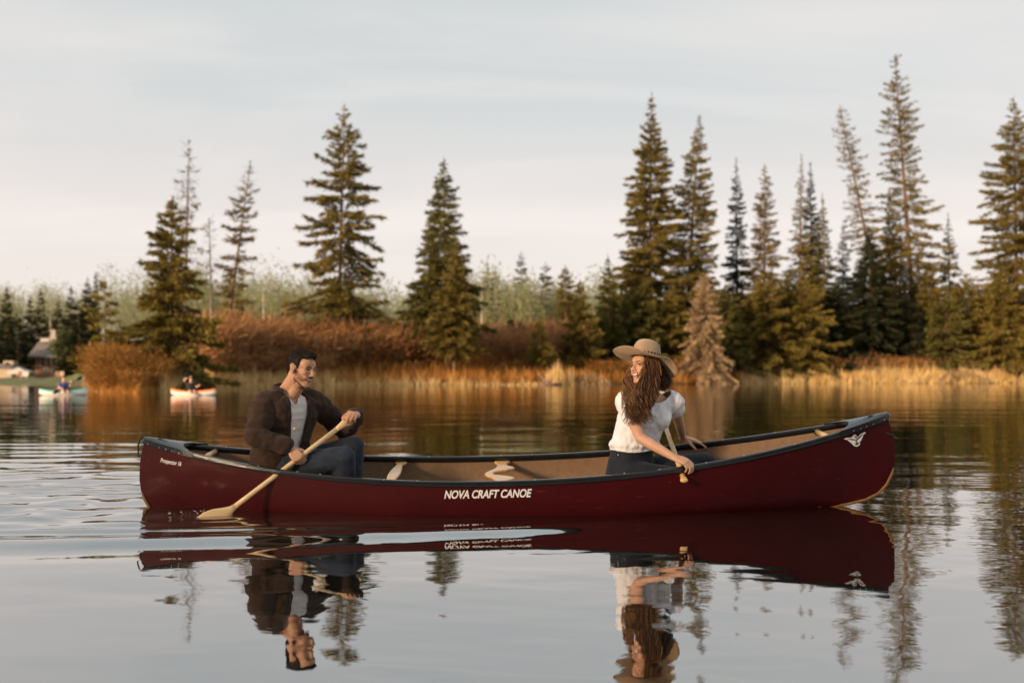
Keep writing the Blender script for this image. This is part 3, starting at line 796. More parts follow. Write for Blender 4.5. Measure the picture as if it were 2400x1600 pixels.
# single pale birch trunks that stand out of it
def birch(px, top, Y, lab, lean=0.0, w=.14, seed=0):
    rg = np.random.default_rng(900 + seed)
    bz = ground_z(px, Y); b0 = Vector(((px - 1200) / F * Y, Y, bz - .2)); t0 = W(px + lean, top, Y)
    root = empty('birch_tree', b0, lab, 'tree', 'birches on the far bank')
    MB().tube([b0, b0.lerp(t0, .4) + Vector((.1, 0, 0)), b0.lerp(t0, .75), t0], [w, w * .8, w * .55, w * .2], 7).build('trunk', M['birch'], root)
    n = 420; H = (t0 - b0).length
    a = rg.normal(size=(n, 3)) * np.array([.13, .13, .16]) * H
    p = np.array(b0.lerp(t0, .84)) + a
    v, f = kites(p, rg.normal(size=(n, 3)) + np.array([0, 0, .6]), rg.uniform(.3, .8, n), rg.uniform(.06, .18, n), rg)
    link('crown', np_mesh('crown', v, f), M['aspen'], root)
birch(118, 690, 174, 'pale birch trunk rising above the cabin chimney', 0, .17, 1)
birch(617, 640, 128, 'pale birch between the leaning spruce and the tall open one', 0, .16, 2)
birch(1126, 660, 118, 'pale birch just right of the middle spruce', 4, .15, 3)
# grey-green bush beside the cabin
def bush(px, py, Y, r, lab, mat, seed, n=2600):
    rg = np.random.default_rng(seed); bz = ground_z(px, Y); b0 = Vector(((px - 1200) / F * Y, Y, bz - .1)); c = np.array(W(px, py, Y))
    root = empty('bush', b0, lab, 'bush')
    a = rg.normal(size=(n, 3)); a /= np.linalg.norm(a, axis=1, keepdims=True)
    lob = 1 + .22 * np.sin(5 * a[:, :1] + seed) * np.cos(4 * a[:, 2:]) 
    p = c + a * lob * rg.uniform(.35, 1, (n, 1)) ** .5 * np.array(r)
    v, f = kites(p, a + rg.normal(size=(n, 3)) * .6, rg.uniform(.3, .7, n), rg.uniform(.15, .35, n), rg)
    link('crown', np_mesh('crown', v, f), M[mat], root)
    mb = MB()
    for k in range(4):
        q = Vector(c) + Vector((rg.normal(0, .5), rg.normal(0, .5), -.2)) * r[0] * .5
        mb.tube([b0, b0.lerp(q, .5), q], [.10, .07, .03], 6)
    mb.build('trunk', M['bark_grey'], root)
bush(168, 815, 150, (2.6, 2.4, 2.6), 'round grey-green leafy bush right of the cabin', 'bush', 301)
# driftwood and an arched dead branch at the water line
def branch(name, lab, pts, rad, mat='bark_grey', twigs=0, seed=0):
    root = empty(name, Vector(pts[0]), lab, 'branch')
    MB().tube(pts, rad, 7).build('limb', M[mat], root)
    if twigs:
        rg = np.random.default_rng(seed); P = [Vector(p) for p in pts]; pp = []; dd = []
        for k in range(twigs):
            i = rg.integers(0, len(P) - 1); q = P[i].lerp(P[i + 1], rg.uniform()); pp.append(q); dd.append((rg.normal(0, .5), rg.normal(0, .5), -abs(rg.normal(.7, .4))))
        v, f = kites(np.array(pp), np.array(dd), rg.uniform(.4, 1.3, twigs), np.full(twigs, .05), rg)
        link('twigs', np_mesh('twigs', v, f), M['tan'], root)['kind'] = 'stuff'
branch('arched_branch', 'arched pale dead branch over the water, left of the lady', [W(1352, 904, 91), W(1362, 886, 91.3), W(1380, 873, 91.5), W(1400, 876, 91.5), W(1416, 890, 91.3), W(1424, 906, 91)], [.07, .06, .05, .05, .04, .03], 'bark', 220, 5)
branch('fallen_branch', 'short pale fallen branch on the bank left of the arched one', [W(1292, 902, 89), W(1276, 890, 89.6), W(1262, 876, 90)], [.08, .10, .07], 'bark_grey', 10, 6)
branch('fallen_log', 'dark log lying at the water line below the rusty grass', [W(1262, 902, 88.2), W(1290, 902, 88.6), W(1315, 901, 89)], [.14, .17, .12], 'bark', 0)
branch('dead_branch', 'tangled grey dead branches in the reeds near the right edge', [W(2200, 890, 107), W(2222, 872, 108), W(2246, 868, 109), W(2280, 874, 109), W(2316, 890, 108)], [.05, .05, .05, .04, .03], 'bark', 260, 7)
branch('dead_branch', 'bare dead limb sticking out left from under the tall open spruce', [W(705, 720, 93), W(676, 722, 92), W(655, 732, 92)], [.2, .14, .05], 'bark', 20, 8)

# bank behind the viewer; unseen open trees added to dim sun on the canoe
rg = np.random.default_rng(88); V = []; Fc = []; nv = 0
for k in range(150):
    x = rg.uniform(-110, 70); y = rg.uniform(-34, -17) - abs(x) * .05; hz = rg.uniform(14, 18)
    n = 110
    tq = rg.uniform(.02, 1, n); rad_ = (1 - tq) ** .7 * hz * .17
    an = rg.uniform(0, 6.28, n); rr2 = rad_ * rg.uniform(.3, 1, n)
    p = np.stack([x + np.cos(an) * rr2, y + np.sin(an) * rr2, tq * hz], -1)
    v, f = kites(p, np.stack([np.cos(an), np.sin(an), rg.normal(-.3, .3, n)], -1), rg.uniform(.7, 1.6, n), rg.uniform(.5, 1.0, n), rg)
    V.append(v); Fc.append(f + nv); nv += len(v)
props(link('shade_wood', np_mesh('shade_wood', np.concatenate(V), np.concatenate(Fc)), M['dark']), 'unseen dark spruce wood added behind the viewer to shade the canoe', 'wood', kind='stuff')
gx = np.linspace(-400, 400, 41); gy = np.array([-14.5, -16, -18, -24, -40, -120, -400.0]); gz = np.array([-.5, .05, .4, .8, 1.5, 5, 12.0])
GX, GY = np.meshgrid(gx, gy, indexing='ij'); GZ = np.broadcast_to(gz, GX.shape) + .15 * np.sin(GX * .7) * (GY < -17)
GY = GY - np.abs(GX) * .05
idx = np.arange(GX.size).reshape(GX.shape)
me = np_mesh('near_bank', np.stack([GX, GY, GZ], -1).reshape(-1, 3), np.stack([idx[:-1, :-1], idx[:-1, 1:], idx[1:, 1:], idx[1:, :-1]], -1).reshape(-1, 4))
props(link('near_bank', me, mg), kind='structure')
# ------------------------------------------------------------------ the canoe
M['hull_red'] = None
m, t, o = mat_new('red_hull')
b = N(t, 'ShaderNodeBsdfPrincipled'); b.inputs['Roughness'].default_value = 0.42; b.inputs['Specular IOR Level'].default_value = 0.13
f = noise_tex(t, 2.5, 6, 0.6)
base = ramp(t, f, [(0.3, (0.033, 0.0008, 0.0015)), (0.7, (0.047, 0.0013, 0.0022))])
scr = noise_tex(t, 60, 3, 0.6, 'Object', (0.10, 1, 1.6))
sm = N(t, 'ShaderNodeMapRange'); sm.inputs['From Min'].default_value = 0.66; sm.inputs['From Max'].default_value = 0.74
sm.inputs['To Max'].default_value = 0.55
t.links.new(scr, sm.inputs['Value'])
mxc = N(t, 'ShaderNodeMixRGB'); mxc.inputs['Color2'].default_value = (0.16, 0.04, 0.035, 1)
t.links.new(sm.outputs[0], mxc.inputs['Fac']); t.links.new(base, mxc.inputs['Color1'])
t.links.new(mxc.outputs[0], b.inputs['Base Color'])
bn = N(t, 'ShaderNodeBump'); bn.inputs['Strength'].default_value = 0.6; bn.inputs['Distance'].default_value = 0.0012
t.links.new(noise_tex(t, 22, 4, 0.6), bn.inputs['Height']); t.links.new(bn.outputs[0], b.inputs['Normal'])
rr_ = N(t, 'ShaderNodeMapRange'); rr_.inputs['To Min'].default_value = 0.34; rr_.inputs['To Max'].default_value = 0.6
t.links.new(noise_tex(t, 9, 5, 0.6), rr_.inputs['Value']); t.links.new(rr_.outputs[0], b.inputs['Roughness'])
t.links.new(b.outputs[0], o.inputs['Surface'])
M['hull_red'] = m
M['lining'] = solid('tan_lining', (0.21, 0.125, 0.070), (0.25, 0.152, 0.086), 0.75, 30, bump=0.0006, bscale=160)
M['vinyl'] = solid('black_vinyl', (0.005, 0.0055, 0.006), (0.010, 0.0105, 0.012), 0.2, 14, bump=0.0004, bscale=90, spec=0.6)
M['skid'] = solid('ochre_skid_band', (0.15, 0.070, 0.017), (0.23, 0.115, 0.03), 0.7, 20)
M['ash'] = solid('ash_wood', (0.60, 0.40, 0.19), (0.72, 0.52, 0.29), 0.42, 9, stretch=(1, 1, 9), coat=0.3)
M['ash_dark'] = solid('varnished_ash', (0.62, 0.33, 0.11), (0.74, 0.46, 0.20), 0.35, 9, stretch=(1, 6, 1), coat=0.4)
M['decal'] = solid('white_decal', (0.62, 0.60, 0.58), (0.70, 0.68, 0.66), 0.5, 40)
M['black'] = solid('black_print', (0.012, 0.012, 0.012), rough=0.5)
M['redprint'] = solid('red_print', (0.35, 0.01, 0.012), rough=0.5)
M['steel'] = solid('steel_rivet', (0.55, 0.55, 0.55), rough=0.3, metallic=0.9)
M['cord'] = solid('black_cord', (0.012, 0.012, 0.013), rough=0.8)
M['webbing'] = solid('seat_webbing', (0.02, 0.02, 0.02), rough=0.8)

canoe = empty('canoe', (0, 0, 0), 'long red canoe with black gunwales carrying the man and the lady', 'canoe')
canoe.matrix_world = CANOE
RS = [-1 + 2 * i / 96 for i in range(97)]
RS = [math.copysign(abs(r) ** 0.86, r) for r in RS]
VS = [0, .02, .05, .09, .14, .2, .27, .35, .44, .54, .64, .74, .83, .92, 1.0]
def skin(off, ra=1.0):
    v = []; f = []
    cols_ = [(-1, q) for q in reversed(VS)] + [(1, q) for q in VS[1:]]
    n = len(cols_)
    for r in RS:
        for s, q in cols_:
            p = hull_pt(r * ra, q, s, off)
            if q == 0: p.y = 0
            v.append(p)
    for i in range(len(RS) - 1):
        for j in range(n - 1):
            f.append((i * n + j, i * n + j + 1, (i + 1) * n + j + 1, (i + 1) * n + j))
    return v, f
hv, hf = skin(0.0)
hull_me = py_mesh('hull', hv, hf, True)
link('hull', hull_me, M['hull_red'], canoe, True)
lv, lf = skin(0.012, 0.993)
link('hull_lining', py_mesh('hull_lining', lv, [tuple(reversed(q)) for q in lf], True), M['lining'], canoe, True)
HULL = bvh_of(hull_me)

def gun_pts(side, r0=-0.995, r1=0.995, n=90, inset=0.0, dz=0.0):
    out_ = []
    for i in range(n + 1):
        r = r0 + (r1 - r0) * i / n
        p = hull_pt(r, 1.0, side)
        out_.append(Vector((p.x, side * max(abs(p.y) - inset, 0.0), p.z + dz)))
    return out_
for side in (-1, 1):
    P = gun_pts(side)
    rings = []
    for i, p in enumerate(P):
        y = abs(p.y); io = min(0.016, y * 0.9)
        # cap rail: outer lip hangs over the hull, flat top, rounded edges
        prof = [(0.013, -0.022), (0.0155, -0.019), (0.0155, 0.004), (0.012, 0.010), (-io + 0.004, 0.010), (-io, 0.005), (-io, -0.026), (-io + 0.005, -0.030)]
        rings.append([Vector((p.x, side * (y + a), p.z + c)) for a, c in (prof if side > 0 else prof[::-1])])
    MB().rings(rings).build('gunwale', M['vinyl'], canoe, True, True)
# deck plates with a scooped inner edge
for end in (-1, 1):
    n = 22; top = []; bot = []; rows = []
    for i in range(n + 1):
        a = i / n
        r = end * (0.999 - 0.150 * a)
        p = hull_pt(r, 1.0, 1); hb = p.y + 0.021
        row = []
        for j in range(13):
            s = -1 + 2 * j / 12
            x = p.x
            if a > 0.72:                                   # scoop: the middle stops short of the arms
                lim = 0.72 + 0.28 * abs(s) ** 2.2
                q = hull_pt(end * (0.999 - 0.150 * min(a, lim)), 1.0, 1); x = q.x
            row.append(Vector((x, s * hb, p.z + 0.0165 + 0.012 * (1 - s * s) * min(1, hb / .05))))
        rows.append(row)
    v = []; f = []
    for row in rows: v += row
    nb_ = len(v)
    v += [q - Vector((0, 0, 0.012 if 0 < j % 13 < 12 else 0.034)) for j, q in enumerate(v)]
    w_ = 13
    for i in range(n):
        for j in range(12):
            a, b_, c, d = i * w_ + j, i * w_ + j + 1, (i + 1) * w_ + j + 1, (i + 1) * w_ + j
            f += [(a, b_, c, d), (nb_ + d, nb_ + c, nb_ + b_, nb_ + a)]
    rim = [j for j in range(w_)] + [i * w_ + 12 for i in range(1, n + 1)] + [n * w_ + j for j in range(11, -1, -1)] + [i * w_ for i in range(n - 1, 0, -1)]
    for a, b_ in zip(rim, rim[1:] + rim[:1]): f.append((a, nb_ + a, nb_ + b_, b_))
    me = py_mesh('deck_plate', v, f, True)
    bm = bmesh.new(); bm.from_mesh(me); bmesh.ops.recalc_face_normals(bm, faces=bm.faces); bm.to_mesh(me); bm.free()
    dk = link('deck_plate', me, M['vinyl'], canoe, True)
    add_mod(dk, 'EDGE_SPLIT', split_angle=R(50))
    p = hull_pt(end, 1.0, 1)
    MB().ellipsoid((p.x - end * 0.004, 0, p.z - 0.004), (0.020, 0.026, 0.026), None, 14, 8).build('nose_cap', M['vinyl'], dk, True, True)
    # moulded mark on the deck
    q = hull_pt(end * 0.955, 1.0, 1)
    mk = MB()
    for k, (dx_, dy_, l_, a_) in enumerate([(-.03, .004, .05, .3), (.005, -.004, .05, -.2), (.03, .006, .03, .4), (-.01, -.012, .035, .1)]):
        mk.box((q.x + dx_, dy_, q.z + 0.031), (l_, 0.006, 0.003), Matrix.Rotation(a_, 3, 'Z'))
    mk.build('deck_mark', M['cord'], dk, False, True)['kind'] = 'stuff'
    # rivets along the near and far edge
    rv = MB()
    for side in (-1, 1):
        for a in (0.10, 0.34, 0.48, 0.60, 0.74):
            p = hull_pt(end * (1 - 0.15 * a), 1.0, side)
            rv.ellipsoid((p.x, p.y + side * 0.0225, p.z - 0.010), (0.003, 0.002, 0.003), None, 8, 5)
    rv.build('rivets', M['steel'], dk, True, True)['kind'] = 'stuff'
# bolts on the rails
bt = MB()
for side in (-1, 1):
    for u in (-.80, -.665, -.56, -.50, -.335, -.25, -.045, .045, .27, .36, .48, .58, .72):
        p = hull_pt(u, 1.0, side)
        bt.ellipsoid((p.x, p.y, p.z + 0.0105), (0.007, 0.006, 0.0028), None, 10, 5)
bt.build('rail_bolts', M['steel'], canoe, True, True)['kind'] = 'stuff'
# skid bands round the two stems
for end in (-1, 1):
    pts = []
    n = 26
    for i in range(n + 1):
        v_ = 0.42 * (1 - i / n) ** 1.0
        p = hull_pt(end, v_, 1); pts.append(Vector((p.x, 0, p.z)))
    tail = [hull_pt(end * (1 - 0.16 * k / 8), 0.0, 1) for k in range(1, 9)]
    pts += [Vector((p.x, 0, p.z)) for p in tail]
    rings = []
    for i, p in enumerate(pts):
        a = pts[max(i - 1, 0)]; b_ = pts[min(i + 1, len(pts) - 1)]
        d = (b_ - a).normalized(); nrm = Vector((d.z, 0, -d.x)) * (1 if end < 0 else -1)
        if nrm.x * end < 0 and i < n * .6: nrm = -nrm
        if i >= n * .6 and nrm.z > 0: nrm = -nrm
        k = min(1, i / 5, (len(pts) - 1 - i) / 4) * .8 + .2
        hw_ = 0.017 * k; back = 0.016 * k
        rings.append([p + nrm * 0.006 * k + Vector((0, 0, 0)), p + nrm * 0.001 + Vector((0, hw_ * .55, 0)), p - nrm * back + Vector((0, hw_ * .95, 0)), p - nrm * back - Vector((0, hw_ * .95, 0)), p + nrm * 0.001 - Vector((0, hw_ * .55, 0))])
    MB().rings(rings).build('skid_band', M['skid'], canoe, True, True)
# carrying loops of cord through the stems
for end in (-1, 1):
    p = hull_pt(end, 1.0, 1); q = hull_pt(end, 0.80, 1)
    x0 = p.x
    pts = [(x0 - end * .01, 0.006, p.z + .012), (x0 + end * .012, .006, p.z + .020), (x0 + end * .032, .004, p.z + .004), (x0 + end * .045, 0, p.z - .035), (x0 + end * .046, 0, q.z + .030), (q.x + end * .020, -.004, q.z + .008), (q.x - end * .03, -.010, q.z), (q.x - end * .045, -.014, q.z - .002)]
    if end > 0:
        pts = [(q.x - .06, -.020, q.z + .01), (q.x - .02, -.016, q.z - .012), (q.x + .012, -.006, q.z - .022), (q.x + .020, .004, q.z - .03), (q.x - .02, .016, q.z - .012), (q.x - .06, .020, q.z + .01)]
    MB().tube(pts, 0.005, 8).build('cord_loop', M['cord'], canoe, True, True)
# wooden thwart, yoke, carry handles and seats
def bar(name, u, wfun, th=0.019, drop_=0.034, xoff=lambda s: 0.0, mat='ash_dark', n=28):
    r = u / 2.42; hb = half_beam(r) - 0.020
    p = hull_pt(r, 1.0, 1); z = p.z - drop_
    rings = []
    for i in range(n + 1):
        s = -1 + 2 * i / n
        y = s * hb; w_ = wfun(s); c = u + xoff(s)
        bev = 0.005
        rings.append([Vector((c - w_, y, z - th / 2 + bev)), Vector((c - w_ + bev, y, z - th / 2)), Vector((c + w_ - bev, y, z - th / 2)), Vector((c + w_, y, z - th / 2 + bev)),
                      Vector((c + w_, y, z + th / 2 - bev)), Vector((c + w_ - bev, y, z + th / 2)), Vector((c - w_ + bev, y, z + th / 2)), Vector((c - w_, y, z + th / 2 - bev))])
    ob = MB().rings(rings).build(name, M[mat], canoe, True, True)
    add_mod(ob, 'EDGE_SPLIT', split_angle=R(35))
    return ob
bar('thwart', -0.795, lambda s: 0.020 + 0.019 * math.cos(s * math.pi * .5) ** 2 * 1.0 + (0.022 * max(0, (abs(s) - .82) / .18) ** 1.5))
# yoke: wide shoulders, deep neck notch open towards the bow
def yoke_edges(s):
    a = abs(s)
    left = -0.034 - 0.075 * math.exp(-(a / .30) ** 2) - 0.020 * max(0, (a - .80) / .20) ** 1.5
    right = 0.034 + 0.050 * math.exp(-((a - .42) / .13) ** 2) + 0.020 * max(0, (a - .80) / .20) ** 1.5 - 0.088 * math.exp(-(a / .21) ** 4)
    return left, right
r = -0.10 / 2.42; hb = half_beam(r) - 0.020; p = hull_pt(r, 1, 1); z = p.z - 0.034; rings = []
for i in range(61):
    s = -1 + 2 * i / 60; l_, r_ = yoke_edges(s); l_ -= 0.10; r_ -= 0.10; bev = 0.006; th = 0.021
    rings.append([Vector((l_, s * hb, z - th / 2 + bev)), Vector((l_ + bev, s * hb, z - th / 2)), Vector((r_ - bev, s * hb, z - th / 2)), Vector((r_, s * hb, z - th / 2 + bev)),
                  Vector((r_, s * hb, z + th / 2 - bev)), Vector((r_ - bev, s * hb, z + th / 2)), Vector((l_ + bev, s * hb, z + th / 2)), Vector((l_, s * hb, z + th / 2 - bev))])
yk = MB().rings(rings).build('yoke', M['ash_dark'], canoe, True, True)
add_mod(yk, 'EDGE_SPLIT', split_angle=R(35))
for u in (-1.99, 1.99):
    r = u / 2.42; hb = half_beam(r) - 0.012; p = hull_pt(r, 1, 1)
    hd_ = MB().tube([(u, -hb, p.z - .022), (u, 0, p.z - .022), (u, hb, p.z - .022)], [.017, .019, .017], 12).build('carry_handle', M['ash_dark'], canoe, True, True)
    MB().tube([(u, hb - .02, p.z - .022), (u, hb, p.z - .022)], .022, 12).build('handle_collar', M['vinyl'], hd_, True, True)
for u, hw_ in ((-1.46, .33), (0.80, .36)):
    r = u / 2.42; zz = hull_pt(r, 1, 1).z - 0.12
    st_ = empty('seat'); st_.parent = canoe
    for dx_ in (-.14, .14):
        hb = half_beam((u + dx_) / 2.42, .8) - .02
        MB().box((u + dx_, 0, zz), (.045, 2 * hb, .022)).build('seat_rail', M['ash_dark'], st_, False, True)
    for s in (-1, 1):
        MB().box((u, s * .19, zz), (.24, .04, .0215)).build('seat_side', M['ash_dark'], st_, False, True)
    wb = MB()
    for k in range(6): wb.box((u, -.15 + k * .06, zz + .004), (.26, .046, .005))
    wb.build('seat_webbing', M['webbing'], st_, False, True)

# lettering and emblem on the near side
def on_hull(x, z, lift):
    """local point on the near skin at (x, z)"""
    hit = HULL.ray_cast(Vector((x, -2.0, z)), Vector((0, 1, 0)))
    if hit[0] is None:
        return Vector((x, -0.02, z))
    n_ = hit[1]
    if n_.y > 0: n_ = -n_
    return hit[0] + n_ * lift
def text_decal(name, body, x0, z0, x1, z1, height, shear, mat, bold, lift=0.0012, space=1.0):
    """text whose base line runs from (x0,z0) to (x1,z1)"""
    cu = bpy.data.curves.new(name, 'FONT'); cu.body = body; cu.size = 1.0; cu.shear = shear; cu.offset = bold; cu.space_character = space
    cu.resolution_u = 4
    to = bpy.data.objects.new('tmp', cu); COL.objects.link(to)
    dg = bpy.context.evaluated_depsgraph_get(); dg.update()
    me = bpy.data.meshes.new_from_object(to.evaluated_get(dg), depsgraph=dg)
    bpy.data.objects.remove(to)
    bm = bmesh.new(); bm.from_mesh(me); bmesh.ops.triangulate(bm, faces=bm.faces)
    bmesh.ops.subdivide_edges(bm, edges=[e_ for e_ in bm.edges if e_.calc_length() > .5], cuts=1)
    xs_ = [v.co.x for v in bm.verts]; ys_ = [v.co.y for v in bm.verts if True]
    w_ = max(xs_) - min(xs_); mnx = min(xs_)
    cap = 0.73
    L = math.hypot(x1 - x0, z1 - z0); ux, uz = (x1 - x0) / L, (z1 - z0) / L
    for v in bm.verts:
        a = (v.co.x - mnx) / w_ * L; b_ = v.co.y / cap * height
        v.co = on_hull(x0 + ux * a - uz * b_, z0 + uz * a + ux * b_, lift)
    bm.to_mesh(me); bm.free()
    ob = link(name, me, mat, canoe, True)
    return ob
def canoe_local(px, py, Y):
    return CANOE.inverted() @ W(px, py, Y)
def near_xz(px, py):
    """canoe x,z where the sight line through a frame point meets the near skin"""
    inv = CANOE.inverted(); a = inv @ Vector((0, 0, CAM_H)); b_ = inv @ W(px, py, 6.0)
    hit = HULL.ray_cast(a, (b_ - a).normalized())
    q = hit[0] if hit[0] is not None else canoe_local(px, py, 6.1)
    return q.x, q.z
a = near_xz(1041, 1167.5); b_ = near_xz(1247, 1163.5)
text_decal('brand_lettering', 'NOVA CRAFT CANOE', a[0], a[1], b_[0], b_[1], 0.049, 0.28, M['decal'], 0.030, space=0.98)
a = near_xz(376, 1082); b_ = near_xz(425, 1091.5)
text_decal('model_lettering', 'Prospector 16', a[0], a[1], b_[0], b_[1], 0.029, 0.32, M['decal'], 0.022)
def poly_decal(name, pts, mat, lift, parent=None):
    """flat print from frame sightings"""
    bm = bmesh.new(); vs_ = []
    for (px, py) in pts:
        x, z = near_xz(px, py); vs_.append(bm.verts.new(on_hull(x, z, lift)))
    bm.faces.new(vs_); bmesh.ops.triangulate(bm, faces=bm.faces)
    bmesh.ops.recalc_face_normals(bm, faces=bm.faces)
    me = bpy.data.meshes.new(name); bm.to_mesh(me); bm.free()
    return link(name, me, mat, parent or canoe, True)
def z1(pts, ox=1980, oy=960, s=130 / 2038):
    return [(ox + x * s, oy + y * s) for x, y in pts]
em = poly_decal('bird_emblem', z1([(-40, 1070), (60, 1020), (200, 1025), (325, 1045), (345, 1000), (290, 975), (310, 925), (370, 905), (410, 925), (440, 985), (470, 1000), (560, 910), (640, 855), (735, 815), (765, 840), (740, 870), (690, 895), (650, 1000), (590, 1130), (530, 1190), (565, 1240), (530, 1300), (440, 1350), (370, 1335), (325, 1320), (345, 1260), (220, 1210), (90, 1110)]), M['decal'], 0.0012)
poly_decal('emblem_print', z1([(70, 1062), (200, 1058), (400, 1085), (380, 1125), (200, 1100)]), M['black'], 0.0022, em)
poly_decal('emblem_print', z1([(395, 1095), (470, 1025), (560, 940), (685, 870), (610, 965), (500, 1070), (425, 1125)]), M['black'], 0.0022, em)
poly_decal('emblem_print', z1([(365, 1265), (410, 1200), (500, 1195), (515, 1235), (450, 1290), (390, 1290)]), M['black'], 0.0022, em)
poly_decal('emblem_print', z1([(320, 985), (360, 955), (420, 970), (440, 1030), (400, 1050), (370, 1000)]), M['black'], 0.0022, em)
poly_decal('emblem_print', z1([(380, 1140), (420, 1110), (455, 1140), (440, 1185), (400, 1185)]), M['redprint'], 0.0024, em)
# ------------------------------------------------------------------ people
def skin_mat(name, c1, c2):
    return solid(name, c1, c2, 0.5, 14, spec=0.35, sss=0.12, bump=0.0004, bscale=120)
M['skin_m'] = skin_mat('skin_light_tan', (0.44, 0.225, 0.135), (0.52, 0.28, 0.175))
M['skin_w'] = skin_mat('skin_light', (0.50, 0.265, 0.165), (0.58, 0.33, 0.215))
M['hair_dark'] = solid('dark_hair', (0.009, 0.005, 0.0035), (0.022, 0.013, 0.008), 0.65, 60, stretch=(1, 1, .2), spec=.2)
M['stubble'] = solid('beard_hair', (0.075, 0.036, 0.019), (0.14, 0.070, 0.038), 0.6, 40)
M['hair_brown'] = solid('brown_curls', (0.034, 0.0135, 0.0055), (0.12, 0.052, 0.020), 0.5, 26, stretch=(1, 1, .35), spec=.25)
M['hair_light'] = solid('light_brown_curls', (0.10, 0.045, 0.018), (0.26, 0.13, 0.056), 0.5, 26, stretch=(1, 1, .35), spec=.25)
M['lips'] = solid('lips', (0.36, 0.11, 0.085), rough=0.45)
M['mouth'] = solid('mouth_inside', (0.05, 0.012, 0.010), rough=0.6)
M['teeth'] = solid('teeth', (0.80, 0.76, 0.68), rough=0.3)
M['eye'] = solid('eye_dark', (0.020, 0.012, 0.009), rough=0.25)
M['eyewhite'] = solid('eye_white', (0.34, 0.26, 0.21), rough=0.3)
def knit(name, c1, c2, sc):
    m, t, o = mat_new(name)
    b = N(t, 'ShaderNodeBsdfPrincipled'); b.inputs['Roughness'].default_value = 0.95; b.inputs['Specular IOR Level'].default_value = 0.15
    b.inputs['Sheen Weight'].default_value = 0.06; b.inputs['Sheen Roughness'].default_value = 0.6
    c = N(t, 'ShaderNodeTexCoord')
    w = N(t, 'ShaderNodeTexWave'); w.wave_type = 'BANDS'; w.bands_direction = 'Z'; w.inputs['Scale'].default_value = sc; w.inputs['Distortion'].default_value = 1.5; w.inputs['Detail'].default_value = 2
    t.links.new(c.outputs['Object'], w.inputs['Vector'])
    n_ = noise_tex(t, 120, 3)
    ad = N(t, 'ShaderNodeMath', operation='ADD'); t.links.new(w.outputs['Fac'], ad.inputs[0]); t.links.new(n_, ad.inputs[1])
    hf = N(t, 'ShaderNodeMath', operation='MULTIPLY'); hf.inputs[1].default_value = 0.5; t.links.new(ad.outputs[0], hf.inputs[0])
    t.links.new(ramp(t, hf.outputs[0], [(0.25, c1), (0.75, c2)]), b.inputs['Base Color'])
    bn = N(t, 'ShaderNodeBump'); bn.inputs['Strength'].default_value = 0.6; bn.inputs['Distance'].default_value = 0.0025
    t.links.new(hf.outputs[0], bn.inputs['Height']); t.links.new(bn.outputs[0], b.inputs['Normal'])
    t.links.new(b.outputs[0], o.inputs['Surface'])
    return m
M['cardigan'] = knit('brown_knit', (0.021, 0.0108, 0.0068), (0.060, 0.034, 0.022), 55)
M['tee'] = solid('white_cotton', (0.62, 0.575, 0.545), (0.70, 0.655, 0.62), 0.9, 12, bump=0.0015, bscale=30, sheen=.2)
M['blouse'] = solid('white_blouse', (0.72, 0.70, 0.73), (0.80, 0.78, 0.80), 0.9, 14, bump=0.002, bscale=45, sheen=.2)
M['jeans_m'] = solid('blue_denim', (0.005, 0.010, 0.021), (0.016, 0.026, 0.046), 0.9, 16, bump=0.0015, bscale=50, sheen=.05)
M['jeans_w'] = solid('dark_denim', (0.0022, 0.0045, 0.011), (0.005, 0.0095, 0.020), 0.85, 16, bump=0.0012, bscale=50, sheen=.05)
M['shoe'] = solid('grey_canvas', (0.05, 0.05, 0.05), (0.09, 0.09, 0.09), 0.8)
m, t, o = mat_new('straw')
b = N(t, 'ShaderNodeBsdfPrincipled'); b.inputs['Roughness'].default_value = 0.8
c = N(t, 'ShaderNodeTexCoord'); w = N(t, 'ShaderNodeTexWave'); w.wave_type = 'BANDS'; w.bands_direction = 'Z'; w.inputs['Scale'].default_value = 42; w.inputs['Distortion'].default_value = 0.8
t.links.new(c.outputs['Generated'], w.inputs['Vector'])
n_ = noise_tex(t, 140, 3); ad = N(t, 'ShaderNodeMath', operation='MULTIPLY_ADD'); ad.inputs[1].default_value = .5; t.links.new(w.outputs['Fac'], ad.inputs[0])
hf = N(t, 'ShaderNodeMath', operation='MULTIPLY'); hf.inputs[1].default_value = .5; t.links.new(n_, hf.inputs[0]); t.links.new(hf.outputs[0], ad.inputs[2])
t.links.new(ramp(t, ad.outputs[0], [(0.2, (0.46, 0.29, 0.16)), (0.8, (0.72, 0.52, 0.34))]), b.inputs['Base Color'])
bn = N(t, 'ShaderNodeBump'); bn.inputs['Distance'].default_value = 0.003; t.links.new(ad.outputs[0], bn.inputs['Height']); t.links.new(bn.outputs[0], b.inputs['Normal'])
t.links.new(b.outputs[0], o.inputs['Surface'])
M['straw'] = m

def frame(fwd, up=(0, 0, 1), roll=0.0):
    """columns: right, forward, up"""
    f = Vector(fwd).normalized(); u = Vector(up); r = f.cross(u).normalized(); u = r.cross(f).normalized()
    m = Matrix((r, f, u)).transposed()
    if roll: m = m @ Matrix.Rotation(roll, 3, 'Y')
    return m

